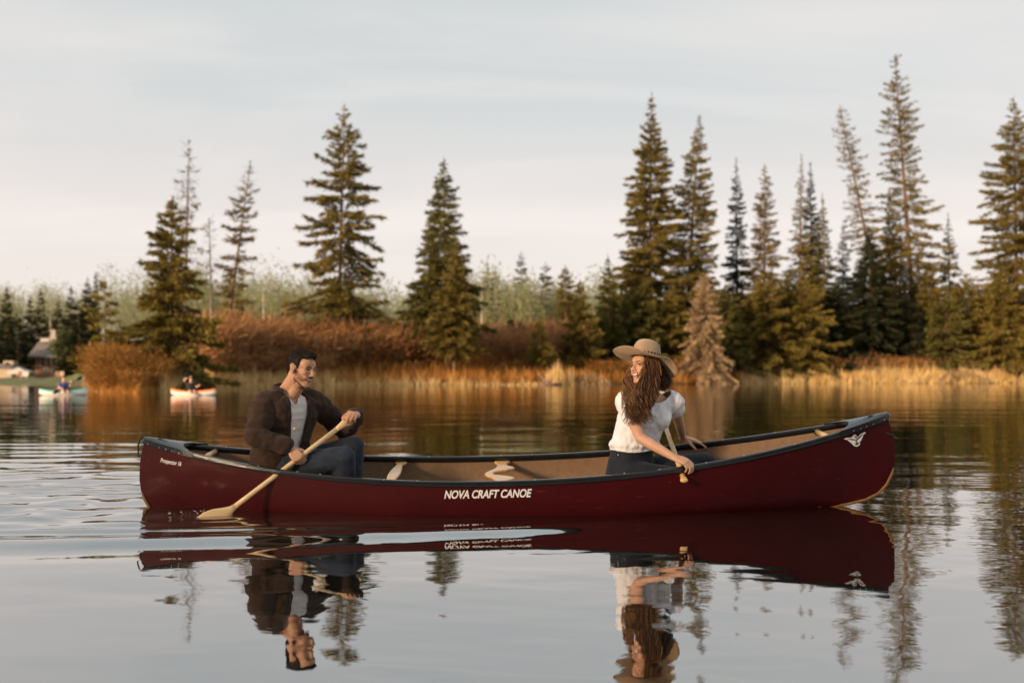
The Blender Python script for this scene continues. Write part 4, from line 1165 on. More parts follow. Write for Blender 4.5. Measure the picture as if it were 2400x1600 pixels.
def head_shapes(mb, c, Rm, k=1.0, male=True):
    """skull, jaw, features; local x right, y forward, z up, origin mid-head"""
    P = lambda x, y, z: Vector(c) + Rm @ Vector((x * k, y * k, z * k))
    E = lambda p, r, rot=None: mb.ellipsoid(P(*p), (r[0] * k, r[1] * k, r[2] * k), Rm if rot is None else Rm @ rot, 20, 14)
    C = lambda a, ra, b, rb: mb.capsule(P(*a), ra * k, P(*b), rb * k, 12)
    E((0, -.016, .036), (.074, .094, .082))                   # cranium
    E((0, .046, .034), (.060, .044, .050))                    # forehead
    E((0, .040, -.030), (.059, .054, .070))                   # mid face
    jw = .050 if male else .043
    for s in (-1, 1):
        C((s * jw, .012, -.062), .016 if male else .013, (s * .014, .074, -.103), .014)     # jaw line
        E((s * .037, .062, -.018), (.024, .026, .020))        # cheekbone
        E((s * .030, .070, -.046), (.020, .022, .022))        # smiling cheek
        E((s * .0125, .098, -.030), (.0085, .010, .0075))     # nostril wing
        C((s * .012, .086, .024), .0085, (s * .044, .072, .022), .008)  # brow ridge
        # ear
        E((s * .073, -.012, -.004), (.008, .020, .031), Matrix.Rotation(s * .35, 3, 'Z'))
        E((s * .077, -.018, .008), (.007, .016, .018), Matrix.Rotation(s * .5, 3, 'Z'))
        E((s * .072, -.004, -.030), (.007, .010, .011))
    E((0, .048, -.078), (.042, .036, .030))                   # mouth region
    E((0, .078, -.104), (.019 if male else .015, .015, .014)) # chin
    C((0, .086, .018), .0085, (0, .106, -.022), .0115)        # nose
    E((0, .108, -.026), (.0115, .0115, .0095))
    C((-.022, .079, -.050), .0065, (.022, .079, -.050), .0065)
    C((-.018, .088, -.050), .0055, (.018, .088, -.050), .0055) # upper lip
    C((-.017, .084, -.080), .0065, (.017, .084, -.080), .0065) # lower lip
    E((0, .030, -.085), (.040, .045, .022))                   # under the jaw
    return P

def hand_shapes(mb, wrist, Rh, left, curls, spread=0.0, thumb=(0.6, 0.5, 0.5), k=1.0, thumb_out=0.75):
    """Rh columns: x = little-finger side to thumb side is handled here; y fingers, z back of the hand.
       curls: per finger (knuckle, middle, tip) bends in radians"""
    sx = 1 if left else -1            # thumb side: +x for the left hand, -x for the right
    P = lambda x, y, z: Vector(wrist) + Rh @ Vector((x * sx * k, y * k, z * k))
    mb.chain([(P(0, -.02, 0), .024 * k), (P(0, .01, 0), .023 * k)])
    for x in (-.026, -.009, .009, .026):
        mb.chain([(P(x * .55, .008, 0), .0165 * k), (P(x * .9, .050, .001), .0150 * k), (P(x, .086 if abs(x) < .02 else .080, .001), .0118 * k)])
    base = [(.029, .084), (.010, .089), (-.010, .086), (-.028, .078)]
    lens = [(.042, .026, .020), (.047, .030, .021), (.043, .028, .020), (.034, .021, .018)]
    rad = [.0092, .0094, .0090, .0080]
    for f in range(4):
        bx, by = base[f]; a = 0.0; p = Vector((bx, by, 0.0)); pts = [(P(*p), rad[f] * 1.08 * k)]
        sp_ = spread * (1.5 - f) / 1.5
        for j in range(3):
            a += curls[f][j]
            d = Vector((math.sin(sp_) * math.cos(a), math.cos(sp_) * math.cos(a), -math.sin(a)))
            p = p + d * lens[f][j]
            pts.append((P(*p), rad[f] * (1.0, .94, .82)[j] * k))
        mb.chain(pts, 12)
    # thumb leaves the side of the palm near its base
    b0 = Vector((.020, .020, -.006)); d1 = Vector((math.sin(thumb_out), math.cos(thumb_out), -.35)).normalized()
    p1 = b0 + d1 * .042
    d2 = (d1 + Vector((-thumb[0] * .6, thumb[0] * .3, -thumb[0] * .5))).normalized(); p2 = p1 + d2 * .034
    d3 = (d2 + Vector((-thumb[1] * .8, thumb[1] * .2, -thumb[1] * .3))).normalized(); p3 = p2 + d3 * .026
    mb.chain([(P(*b0), .0155 * k), (P(*p1), .0125 * k), (P(*p2), .0105 * k), (P(*p3), .0088 * k)], 12)

def torso_secs(rows, grow=0.0):
    """rows: (centre, facing vector, half width, half depth)"""
    out_ = []
    for c, f, hw, hd, up in rows:
        f = Vector(f).normalized(); r = f.cross(Vector((0, 0, 1))).normalized()
        tilt = Vector(up)
        out_.append((Vector(c), r * (hw + grow), (f + tilt * 0).normalized() * (hd + grow), 0.9))
    return out_

def blades(me, pred, count, length, width, lay, seed, name, mat, parent, jit=.35):
    """short hairs growing from the part of a skin where pred(co, normal) holds"""
    rg = np.random.default_rng(seed)
    cand = [(v.co.copy(), v.normal.copy()) for v in me.vertices if pred(v.co, v.normal)]
    if not cand: return None
    ix = rg.integers(0, len(cand), count)
    p = np.array([cand[i][0] for i in ix]); n = np.array([cand[i][1] for i in ix])
    d = n * .6 + np.array([lay(Vector(a), Vector(b)) for a, b in zip(p, n)]) + rg.normal(0, jit, (count, 3))
    v, f = kites(p - n * .001, d, length * rg.uniform(.6, 1.3, count), width * rg.uniform(.7, 1.3, count), rg, tilt=n * 0 + rg.normal(size=(count, 3)))
    o = link(name, np_mesh(name, v, f), mat, parent); o['kind'] = 'stuff'
    return o

def face_parts(root, body_me, P, Rm, c, k, brow_mat, smile, lip=True):
    """eyes, brows and the open smile, set on the skin"""
    bv = bvh_of(body_me)
    fwd = Rm @ Vector((0, 1, 0))
    def on(x, z, out_=0.0):
        a = P(x, .30, z); h = bv.ray_cast(a, -fwd)
        return (h[0] if h[0] is not None else P(x, .08, z)) + fwd * out_ * k
    for s in (-1, 1):
        e = on(s * .031, .006, -.0035)
        MB().ellipsoid(e, (.0130 * k, .005 * k, .0042 * k), Rm @ Matrix.Rotation(s * .45, 3, 'Z') @ Matrix.Rotation(-s * .08, 3, 'Y')).build('eye', M['eyewhite'], root)
        MB().ellipsoid(e + fwd * .0035 * k, (.0065 * k, .004 * k, .0052 * k), Rm).build('iris', M['eye'], root)
        lid = MB().tube([on(s * .016, .006, .0012), on(s * .024, .0125, .0012), on(s * .034, .0135, .0012), on(s * .045, .007, .0010)], [.0012 * k, .0024 * k, .0026 * k, .0014 * k], 8)
        lid.build('eyelashes', M['eye'], root)
        MB().tube([on(s * .013, .022, .001), on(s * .024, .0275, .001), on(s * .036, .0285, .001), on(s * .048, .0215, .0005)], [.0022 * k, .0036 * k, .0032 * k, .0014 * k], 8).build('eyebrow', brow_mat, root)
    # mouth: dark opening, upper teeth, lips round it
    w = .029; n = 10
    up_ = [(-w + 2 * w * i / n) for i in range(n + 1)]
    top = lambda x: -.0535 + .012 * (x / w) ** 2
    bot = lambda x: -.0535 - smile + (smile + .012) * (x / w) ** 2
    v = []; f = []
    for x in up_: v += [on(x, top(x), .0015), on(x, bot(x), .0015)]
    for i in range(n): f.append((2 * i, 2 * i + 1, 2 * i + 3, 2 * i + 2))
    link('mouth', py_mesh('mouth', v, f, True), M['mouth'], root)
    v = []; f = []
    for x in up_[1:-1]:
        v += [on(x, top(x) - .0006, .0030), on(x, max(top(x) - .0115, bot(x) + .002), .0026)]
    for i in range(n - 2): f.append((2 * i, 2 * i + 1, 2 * i + 3, 2 * i + 2))
    link('teeth', py_mesh('teeth', v, f, True), M['teeth'], root)
    MB().tube([on(x, top(x) + .002, .001) for x in up_], [.0018 * k] + [.0034 * k] * (n - 1) + [.0018 * k], 8).build('lip', M['lips'], root)
    MB().tube([on(x, bot(x) - .002, .001) for x in up_], [.0018 * k] + [.0040 * k] * (n - 1) + [.0018 * k], 8).build('lip', M['lips'], root)
    return on, bv

def cloth_noise(amp, sc, seed, stretch=(1, 1, 1)):
    def fn(co):
        p = Vector((co.x * stretch[0], co.y * stretch[1], co.z * stretch[2])) * sc + Vector((seed, seed * 2, 0))
        a = noise.noise(p); b_ = noise.noise(p * 2.1 + Vector((5, 1, 2)))
        return amp * ((1 - abs(a) * 2.2) * .7 + b_ * .4)
    return fn

# ================================================================== the man
man = empty('person', W(655, 1120, 6.45), 'man in a brown cardigan and white shirt paddling at the stern', 'person')
fm = Vector((.74, -.67, 0))                  # chest faces bow and viewer
HC = W(707, 863, 6.36); HR = frame((.85, -.50, -.22), roll=R(-4))
body = MB()
P = head_shapes(body, HC, HR, .97, True)
nb0 = W(677, 921, 6.42)                      # base of the neck
body.chain([(P(0, -.022, -.030), .058), (P(0, -.030, -.075), .056), (nb0 + Vector((0, 0, .02)), .060), (nb0, .066)])
body.capsule(P(0, .02, -.085), .038, nb0 + fm * .045 + Vector((0, 0, -.005)), .045)
rows_m = [(W(652, 1118, 6.45), (.95, -.3, 0), .165, .125, (0, 0, 0)), (W(654, 1085, 6.45), (.93, -.36, 0), .170, .130, (0, 0, 0)), (W(658, 1045, 6.45), (.86, -.5, 0), .158, .120, (0, 0, 0)),
          (W(664, 1005, 6.45), (.80, -.6, 0), .168, .122, (0, 0, 0)), (W(672, 968, 6.45), fm, .180, .124, (0, 0, 0)), (W(676, 945, 6.44), fm, .165, .105, (0, 0, 0)), (W(680, 926, 6.43), fm, .095, .070, (0, 0, 0))]
body.loft(torso_secs(rows_m))
S_r = W(622, 950, 6.31); E_r = W(600, 1022, 6.20); Wr_r = W(664, 1090, 6.045)      # near arm
S_l = W(736, 944, 6.57); E_l = W(806, 1005, 6.74); Wr_l = W(821, 966, 6.42)          # far arm
# paddle geometry
GRIP = W(820, 982, 6.30); ENTRY = W(527, 1204, 6.09)
pd = (ENTRY - GRIP).normalized()
# near hand: closed round the shaft, thumb towards the grip
tG = (W(690, 1078, 6.1).x - GRIP.x) / pd.x
G_r = GRIP + pd * tG
a = -pd
y = Vector((.62, -.25, -.70)); y = (y - a * y.dot(a)).normalized(); z = (-a).cross(y).normalized()
Rr = Matrix((-a, y, z)).transposed()
wr = G_r - y * .072 + z * .024
hand_shapes(body, wr, Rr, False, [(1.0, 1.35, .9), (1.05, 1.4, .9), (1.1, 1.4, .9), (1.15, 1.4, .9)], 0, (.9, .9, .5), 1.0, .8)
Wr_r = wr - y * .02
body.chain([(S_r, .058), (E_r, .043), (Wr_r, .027), (wr, .024)])
# far hand: over the top of the grip
gx = Vector((.86, -.10, -.34)).normalized()           # along the top edge of the grip, thumb side is -gx
y = Vector((.10, -.94, .05)); y = (y - gx * y.dot(gx)).normalized(); z = gx.cross(y).normalized()
if z.z < 0: z = -z
Rl = Matrix((y.cross(z), y, z)).transposed()
TOP = GRIP - pd * .016 + Vector((.004, 0, .012))
wl = TOP - y * .070 + z * .012
hand_shapes(body, wl, Rl, True, [(.95, 1.3, .8), (1.0, 1.3, .8), (1.05, 1.35, .8), (1.1, 1.35, .8)], 0.05, (.5, .6, .4), 1.0, .6)
Wr_l = wl - y * .02
body.chain([(S_l, .058), (E_l, .043), (Wr_l, .027), (wl, .025)])
bme = body.remesh(.0050, 3, .5)
bo = link('body', bme, M['skin_m'], None)
bme.transform(Matrix.Translation(-root_loc(man))); bo.parent = man
wme_ = bme.copy(); wme_.transform(Matrix.Translation(root_loc(man)))
on, bvm = face_parts(man, wme_, P, HR, HC, 1.0, M['hair_dark'], .018)
inv = HR.inverted()
L = lambda co: inv @ (Vector(co) - HC)
# hair: cap of short dark hair swept up at the front
cap = MB()
EH = lambda p, r, rot=None: cap.ellipsoid(P(*p), r, HR if rot is None else HR @ rot, 22, 14)
EH((0, -.018, .038), (.0742, .0940, .0822)); EH((0, .026, .086), (.046, .056, .032)); EH((.0, .058, .090), (.038, .030, .017), Matrix.Rotation(.20, 3, 'X')); EH((0, -.064, .000), (.054, .042, .064))
cme = cap.remesh(.005, 3, .5)
def not_hair(co):
    q = L(co)
    front = .064 - .0 * q.z
    if q.z < .066 and q.y > .034 - .30 * max(0, .03 - q.z): return True
    if q.z < .082 and q.y > .066: return True
    if q.z < -.005 and q.y > -.032: return True                # round the ear
    if q.z < -.062: return True
    return False
drop(cme, not_hair)
displace(cme, lambda co: .0022 * noise.noise(Vector(co) * 70))
link('hair', cme.copy(), M['hair_dark'], man)
blades(cme, lambda co, n_: True, 6500, .009, .0013, lambda p_, n_: HR @ Vector((0, .55 if L(p_).z > .07 else -.3, -.25 if L(p_).z < .05 else .25)), 3, 'hair_strands', M['hair_dark'], man, .3)
def is_beard(co):
    q = L(co)
    if q.length > .165 or q.z < -.128 or q.y < -.002: return False
    if abs(q.x) < .037 and -.096 < q.z < -.036 and q.y > .05: return False
    return q.z < -.004 - .58 * (q.y - .005) and q.z < -.012
blades(wme_, lambda co, n_: is_beard(co), 6500, .0045, .0014, lambda p_, n_: Vector((0, 0, -.5)), 4, 'beard', M['stubble'], man, .3)
blades(wme_, lambda co, n_: abs(L(co).x) < .028 and -.050 < L(co).z < -.036 and L(co).y > .06, 600, .0048, .0014, lambda p_, n_: Vector((0, 0, -.5)), 5, 'moustache', M['stubble'], man, .3)
# white shirt
tee = MB(); tee.loft(torso_secs(rows_m[:-1] + [(W(680, 930, 6.43), fm, .10, .075, (0, 0, 0))], .010))
tee.capsule(nb0 + Vector((0, 0, -.03)), .085, nb0 + Vector((0, 0, .0)), .070)
tme = tee.remesh(.006, 6, .5)
displace(tme, cloth_noise(.006, 9, 3, (1, 1, 2.0)))
nf = W(697, 936, 6.33)
drop(tme, lambda co: (Vector(co) - nf).dot(Vector((0, 0, 1))) > -.035 + 1.5 * abs((Vector(co) - nf).dot(fm.cross(Vector((0, 0, 1))))) and (Vector(co) - nb0).dot(fm) > -.02)
to = link('shirt', tme, M['tee'], man)
add_mod(to, 'SOLIDIFY', thickness=.004, offset=-1)
# cardigan
car = MB(); rows_c = [(W(650, 1150, 6.45), (.95, -.3, 0), .190, .150, (0, 0, 0))] + rows_m[:-1] + [(W(680, 932, 6.43), fm, .105, .082, (0, 0, 0))]
car.loft(torso_secs(rows_c, .021))
car.chain([(nb0 + Vector((-.02, .0, -.03)), .088), (nb0 + Vector((-.015, .004, .012)), .078)])
car.chain([(S_r + Vector((.03, .03, .01)), .080), (S_r, .072), (S_r.lerp(E_r, .5), .064), (E_r, .057), (E_r.lerp(Wr_r, .5), .051), (E_r.lerp(Wr_r, .93), .043)])
car.chain([(S_l + Vector((-.03, -.03, .005)), .080), (S_l, .070), (S_l.lerp(E_l, .5), .061), (E_l, .056), (E_l.lerp(Wr_l, .5), .051), (E_l.lerp(Wr_l, .90), .045)])
cme = car.remesh(.0066, 5, .5)
fold = cloth_noise(.015, 7, 9, (.8, .8, 1.9)); fold2 = cloth_noise(.008, 16, 2)
displace(cme, lambda co: fold(co) + fold2(co))
right_m = fm.cross(Vector((0, 0, 1))).normalized()
def open_front(co):
    co = Vector(co); zz = co.z
    # axis of the trunk at this height
    cs = sorted([r_[0] for r_ in rows_c], key=lambda q: q.z)
    i = max(j for j in range(len(cs)) if cs[j].z <= zz or j == 0)
    k2 = min(i + 1, len(cs) - 1)
    tt_ = 0 if cs[k2].z == cs[i].z else max(0, min(1, (zz - cs[i].z) / (cs[k2].z - cs[i].z)))
    ax = cs[i].lerp(cs[k2], tt_)
    rel = co - ax; rel.z = 0
    fx = rel.dot(fm); rx = rel.dot(right_m)
    if fx < .035: return False
    lo = W(690, 1050, 6.4).z; hi = nb0.z
    h = (zz - lo) / (hi - lo)
    left_e = -.048 - .040 * max(0, h)            # far edge
    right_e = .070 + .012 * max(0, h)            # near edge
    if zz > nb0.z + .05: return True
    return left_e < rx < right_e and fx > .03
drop(cme, open_front)
def neck_hole(co):
    co = Vector(co); rel = co - nb0
    return rel.z > .045 + .25 * (-rel.dot(fm)) and math.hypot(rel.x, rel.y) < .12
drop(cme, neck_hole)
co_ = link('cardigan', cme, M['cardigan'], man)
add_mod(co_, 'SOLIDIFY', thickness=.010, offset=0.6)
# ribbed front bands and collar
for sgn, off in ((1, .056), (-1, -.040)):
    pts = []
    for i in range(16):
        h = i / 15
        zz = W(690, 1052, 6.4).z * (1 - h) + (nb0.z + .012) * h
        rx = (.072 + .012 * h) if sgn > 0 else (-.050 - .040 * h)
        start = Vector((W(672, 980, 6.45).x, W(672, 980, 6.45).y, zz)) + right_m * rx
        hit = bvh_of(cme if False else tme) if False else None
        pts.append((start, rx))
    # lay the band on the shirt front by casting back onto it
    bt_ = MB(); tb = BVHTree.FromPolygons([v.co + root_loc(man) for v in tme.vertices], [tuple(p_.vertices) for p_ in tme.polygons])
    path = []
    for st_, rx in pts:
        h_ = tb.ray_cast(st_ + fm * .4, -fm)
        if h_[0] is not None: path.append(h_[0] + fm * .016)
    if len(path) > 4:
        if sgn > 0: path += [nb0 + right_m * .080 - fm * .005 + Vector((0, 0, .020)), nb0 + right_m * .060 - fm * .055 + Vector((0, 0, .034)), nb0 - fm * .080 + Vector((0, 0, .040))]
        else: path += [nb0 - right_m * .078 - fm * .005 + Vector((0, 0, .020)), nb0 - right_m * .058 - fm * .055 + Vector((0, 0, .034)), nb0 - fm * .080 + Vector((0, 0, .040))]
        bt_.tube(path, [.016] * (len(path) - 3) + [.017, .016, .014], 10, flat=(fm, .62))
        bt_.build('front_band', M['cardigan'], man)
bx = W(690, 1004, 6.27)
MB().ellipsoid(bx, (.008, .004, .008)).build('button', M['ash_dark'], man)
# jeans
H_r = W(664, 1100, 6.35); K_r = W(806, 1072, 6.27); A_r = W(812, 1180, 6.33)
H_l = W(664, 1096, 6.55); K_l = W(828, 1048, 6.58); A_l = W(824, 1180, 6.56)
je = MB()
je.loft(torso_secs([(W(650, 1140, 6.45), (1, -.1, 0), .175, .135, 0 * Vector()), (W(655, 1110, 6.45), (1, -.15, 0), .185, .145, 0 * Vector()), (W(660, 1070, 6.45), (.95, -.3, 0), .172, .132, 0 * Vector()), (W(662, 1052, 6.45), (.92, -.35, 0), .165, .125, 0 * Vector())]))
je.chain([(H_r, .100), (H_r.lerp(K_r, .5), .090), (K_r, .072), (K_r.lerp(A_r, .4), .066), (A_r, .055)])
je.chain([(H_l, .100), (H_l.lerp(K_l, .5), .088), (K_l, .072), (K_l.lerp(A_l, .4), .066), (A_l, .055)])
jme = je.remesh(.009, 4, .5)
fj = cloth_noise(.007, 8, 4, (1, 1, 1.4)); displace(jme, fj)
link('jeans', jme, M['jeans_m'], man)
for A_ in (A_r, A_l):
    MB().chain([(A_ + Vector((-.03, 0, -.045)), .040), (A_ + Vector((.10, 0, -.065)), .042), (A_ + Vector((.17, 0, -.075)), .034)]).build('shoe', M['shoe'], man)

# ------------------------------------------------------------------ the man's paddle
def paddle(name, label, top, d, side, length, mat, blade_w=.10, grip_w=.036, blade_len=.52):
    """top: end of the grip, d: down the shaft, side: across the flat of the blade"""
    d = Vector(d).normalized(); s = (Vector(side) - d * Vector(side).dot(d)).normalized(); n_ = d.cross(s)
    root = empty(name, Vector(top), label, 'paddle')
    def ring(p, a, b_, n=14): return [p + s * a * math.cos(2 * math.pi * j / n) + n_ * b_ * math.sin(2 * math.pi * j / n) for j in range(n)]
    top = Vector(top)
    g = [ring(top + d * q, w_, t_) for q, w_, t_ in ((0, grip_w * .8, .010), (.004, grip_w * .95, .012), (.014, grip_w, .013), (.030, grip_w * .92, .0145), (.055, grip_w * .62, .0145), (.085, .019, .0145), (.11, .0155, .0148))]
    MB().rings(g).build('grip', M[mat], root)
    L0 = length - blade_len
    sh = [ring(top + d * q, .0155, .0148) for q in (.108, .4 * L0, .7 * L0, L0 - .10)] + [ring(top + d * L0, .0165, .0140), ]
    MB().rings(sh).build('shaft', M[mat], root)
    bl = [ring(top + d * (L0 - .004 + q * blade_len), w_, t_) for q, w_, t_ in ((0, .0165, .0140), (.06, .022, .0130), (.14, .045, .0110), (.22, .070, .0085), (.32, .088, .0065), (.5, blade_w, .005), (.7, blade_w, .004), (.88, blade_w * .9, .0035), (.96, blade_w * .7, .003), (1.0, blade_w * .3, .0025))]
    MB().rings(bl).build('blade', M[mat], root)
    return root
paddle('paddle', 'pale wooden paddle held by the man, blade in the water', GRIP - pd * .004, pd, Vector((.8, .30, -.1)), 1.40, 'ash', blade_w=.088)
# ================================================================== the woman
lady = empty('person', W(1480, 1120, 6.47), 'woman in a wide straw hat and white blouse sitting near the bow', 'person')
gw = Vector((.30, -.955, 0))
HC = W(1511, 859, 6.38); HR = frame((-.80, -.585, .06), roll=R(5)); k = .95
body = MB()
P = head_shapes(body, HC, HR, k, False)
nbw = W(1523, 926, 6.44)
body.chain([(P(0, -.020, -.035), .048), (P(0, -.022, -.080), .046), (nbw + Vector((0, 0, .02)), .048), (nbw + Vector((0, 0, -.02)), .056)])
O3 = (0, 0, 0)
rows_w = [(W(1476, 1125, 6.48), (.80, -.6, 0), .150, .125, O3), (W(1478, 1095, 6.48), (.75, -.66, 0), .155, .125, O3), (W(1484, 1050, 6.47), (.58, -.81, 0), .126, .098, O3),
          (W(1496, 1012, 6.46), (.45, -.89, 0), .128, .098, O3), (W(1511, 975, 6.45), gw, .145, .108, O3), (W(1519, 948, 6.45), gw, .148, .092, O3), (W(1522, 930, 6.44), gw, .115, .066, O3), (W(1523, 918, 6.44), gw, .055, .05, O3)]
body.loft(torso_secs(rows_w))
S_r = W(1467, 943, 6.38); E_r = W(1501, 1026, 6.20); Wr_r = W(1577, 1070, 6.085)
S_l = W(1578, 943, 6.46); E_l = W(1592, 990, 6.66); Wr_l = W(1600, 1026, 6.80)
body.chain([(S_r, .046), (S_r.lerp(E_r, .5), .041), (E_r, .035), (E_r.lerp(Wr_r, .35), .035), (Wr_r, .0235)])
body.chain([(S_l, .045), (S_l.lerp(E_l, .5), .040), (E_l, .034), (E_l.lerp(Wr_l, .35), .033), (Wr_l, .0225)])
y = Vector((.80, -.42, -.30)).normalized(); z = Vector((.15, -.55, .82)); z = (z - y * z.dot(y)).normalized()
hand_shapes(body, Wr_r + y * .012, Matrix((y.cross(z), y, z)).transposed(), False, [(.55, .75, .5), (.6, .8, .5), (.65, .8, .5), (.7, .8, .5)], .12, (.5, .5, .4), .92, .55)
y = Vector((.93, -.12, -.20)).normalized(); z = Vector((.15, -.18, .97)); z = (z - y * z.dot(y)).normalized()
hand_shapes(body, Wr_l + y * .012, Matrix((y.cross(z), y, z)).transposed(), True, [(.15, .20, .15), (.18, .25, .15), (.2, .3, .2), (.25, .3, .2)], .18, (.2, .2, .2), .92, .75)
bme = body.remesh(.0050, 3, .5)
wme_ = bme.copy()
link('body', bme, M['skin_w'], lady)
on, bvw = face_parts(lady, wme_, P, HR, HC, k, M['hair_brown'], .015)
inv = HR.inverted()
L = lambda co: inv @ (Vector(co) - HC)
# blouse: loose, gathered, short puffed sleeves
bl = MB()
rows_b = rows_w[1:-1]
secs = torso_secs(rows_b, .026)
bl.loft(secs)
rw = gw.cross(Vector((0, 0, 1))).normalized()
for s_ in (-1, 1):
    bl.ellipsoid(W(1513, 978, 6.45) + gw * .076 + rw * s_ * .066, (.070, .064, .072), None, 16, 12)
bl.ellipsoid(W(1486, 1040, 6.47), (.172, .140, .050), Matrix.Rotation(R(25), 3, 'Z'), 22, 10)
bl.chain([(S_r + Vector((.03, .0, .012)), .066), (S_r + Vector((.002, 0, .0)), .070), (S_r.lerp(E_r, .42), .056)])
bl.chain([(S_l + Vector((-.03, 0, .012)), .066), (S_l + Vector((.002, -.005, .002)), .064), (S_l.lerp(E_l, .30), .056)])
bme2 = bl.remesh(.0055, 5, .5)
fa = cloth_noise(.010, 12, 6, (1.4, 1.4, .7)); fb = cloth_noise(.0045, 30, 1, (1.5, 1.5, .5))
displace(bme2, lambda co: fa(co) + fb(co))
def neckline(co):
    rel = Vector(co) - nbw
    fx = rel.dot(gw); rx = rel.dot(rw)
    return rel.z > -.045 + 4.5 * rx * rx + (.085 if fx < 0 else 0) and abs(rx) < .12 and rel.z > -.06
drop(bme2, neckline)
hem = W(1486, 1056, 6.4).z
drop(bme2, lambda co: co.z < hem + .010 * math.sin(14 * co.x))
for S_, E_, q in ((S_l, E_l, .44),):
    ax = (E_ - S_).normalized()
    drop(bme2, lambda co: (Vector(co) - S_).dot(ax) > (E_ - S_).length * q and ((Vector(co) - S_) - ax * (Vector(co) - S_).dot(ax)).length < .10 and (Vector(co) - S_).dot(ax) < .2 and (Vector(co) - S_).length < .22 and abs((Vector(co) - W(1520, 980, 6.45)).dot(rw)) > .14)
bo2 = link('blouse', bme2, M['blouse'], lady)
add_mod(bo2, 'SOLIDIFY', thickness=.004, offset=-1)
# jeans
H_r = W(1480, 1112, 6.37); K_r = W(1632, 1128, 6.26); A_r = W(1600, 1205, 6.34)
H_l = W(1492, 1104, 6.56); K_l = W(1654, 1082, 6.62); A_l = W(1630, 1195, 6.60)
je = MB()
je.loft(torso_secs([(W(1472, 1145, 6.48), (.85, -.5, 0), .160, .135, O3), (W(1474, 1115, 6.48), (.82, -.57, 0), .172, .142, O3), (W(1478, 1080, 6.48), (.72, -.69, 0), .162, .130, O3), (W(1482, 1045, 6.47), (.6, -.8, 0), .138, .108, O3)]))
je.chain([(H_r, .092), (H_r.lerp(K_r, .5), .082), (K_r, .064), (K_r.lerp(A_r, .4), .058), (A_r, .045)])
je.chain([(H_l, .092), (H_l.lerp(K_l, .5), .080), (K_l, .064), (K_l.lerp(A_l, .4), .058), (A_l, .045)])
jme = je.remesh(.009, 4, .5); displace(jme, cloth_noise(.005, 10, 7))
link('jeans', jme, M['jeans_w'], lady)
MB().ellipsoid(W(1449, 1066, 6.345), (.005, .004, .005)).build('rivet', M['steel'], lady)
for A_ in (A_r, A_l):
    MB().chain([(A_ + Vector((-.02, 0, -.035)), .034), (A_ + Vector((.09, 0, -.050)), .036), (A_ + Vector((.15, 0, -.058)), .029)]).build('shoe', M['shoe'], lady)
# hair: cap under the hat and long curls over the near shoulder
cap = MB()
cap.ellipsoid(P(0, -.020, .040), (.078 * k, .096 * k, .084 * k), HR, 22, 14); cap.ellipsoid(P(0, -.045, -.020), (.076 * k, .066 * k, .085 * k), HR, 22, 14)
cme = cap.remesh(.006, 3, .5)
drop(cme, lambda co: (L(co).y > .030 and L(co).z < .07 and abs(L(co).x) < .066) or L(co).y > .066)
link('hair', cme, M['hair_brown'], lady)
rg = np.random.default_rng(41)
def curls(name, n, mat, pathfn, r0, seed):
    rg = np.random.default_rng(seed); mb = MB()
    for i in range(n):
        ctrl = pathfn(rg); pts = []; rad = []
        m_ = 28; cl = rg.integers(0, 9); ph = cl * 2.1 + rg.normal(0, .45); fq = 2.0 + .25 * (cl % 4) + rg.normal(0, .10); amp = rg.uniform(.014, .026)
        for j in range(m_):
            t_ = j / (m_ - 1); q = t_ * (len(ctrl) - 1); a_ = min(int(q), len(ctrl) - 2); u_ = q - a_
            p0 = ctrl[max(a_ - 1, 0)]; p1 = ctrl[a_]; p2 = ctrl[a_ + 1]; p3 = ctrl[min(a_ + 2, len(ctrl) - 1)]
            p = .5 * ((2 * p1) + (p2 - p0) * u_ + (2 * p0 - 5 * p1 + 4 * p2 - p3) * u_ ** 2 + (3 * p1 - p0 - 3 * p2 + p3) * u_ ** 3)
            g_ = amp * min(1, t_ * 1.8)
            p = p + Vector((math.cos(ph + t_ * fq * 6.28) * g_, math.sin(ph + t_ * fq * 6.28) * g_ * .9, .3 * g_ * math.sin(ph + 1 + t_ * fq * 6.28)))
            pts.append(p); rad.append(r0 * rg.uniform(.85, 1.15) * (1 - .75 * t_ ** 3))
        mb.tube(pts, rad, 4, cap=False)
    o = mb.build(name, mat, lady); o['kind'] = 'stuff'
    return o
U = lambda rg, a_, b_: rg.uniform(a_, b_)
def near_curl(rg):
    s_ = (rg.integers(0, 9) + .5 + rg.normal(0, .22)) / 9
    e_ = rg.uniform(0, 1) ** .7
    return [W(1508 + 36 * s_, 824 + 8 * s_, 6.33 + .03 * s_), W(1509 + 40 * s_, 872, 6.27 + .05 * s_ + U(rg, 0, .03)), W(1493 + 50 * s_, 903, 6.25 + .05 * s_ + U(rg, -.01, .03)), W(1478 + 56 * s_, 936, 6.235 + .04 * s_ + U(rg, -.015, .02)),
            W(1472 + 52 * s_ + U(rg, -5, 5), 960, 6.22 + .03 * s_ + U(rg, -.015, .02)), W(1470 + 56 * s_ + U(rg, -9, 12), 966 + 30 * e_, 6.20 + .04 * s_ + U(rg, -.015, .02))]
def far_curl(rg):
    s_ = rg.uniform(0, 1)
    return [W(1494, 826, 6.43), W(1474 + 10 * s_, 866, 6.43), W(1465 + 14 * s_, 890, 6.38), W(1464 + 18 * s_, 918, 6.31), W(1464 + 22 * s_, 940, 6.265), W(1464 + 28 * s_ + U(rg, -4, 4), 960 + U(rg, -14, 16), 6.24)]
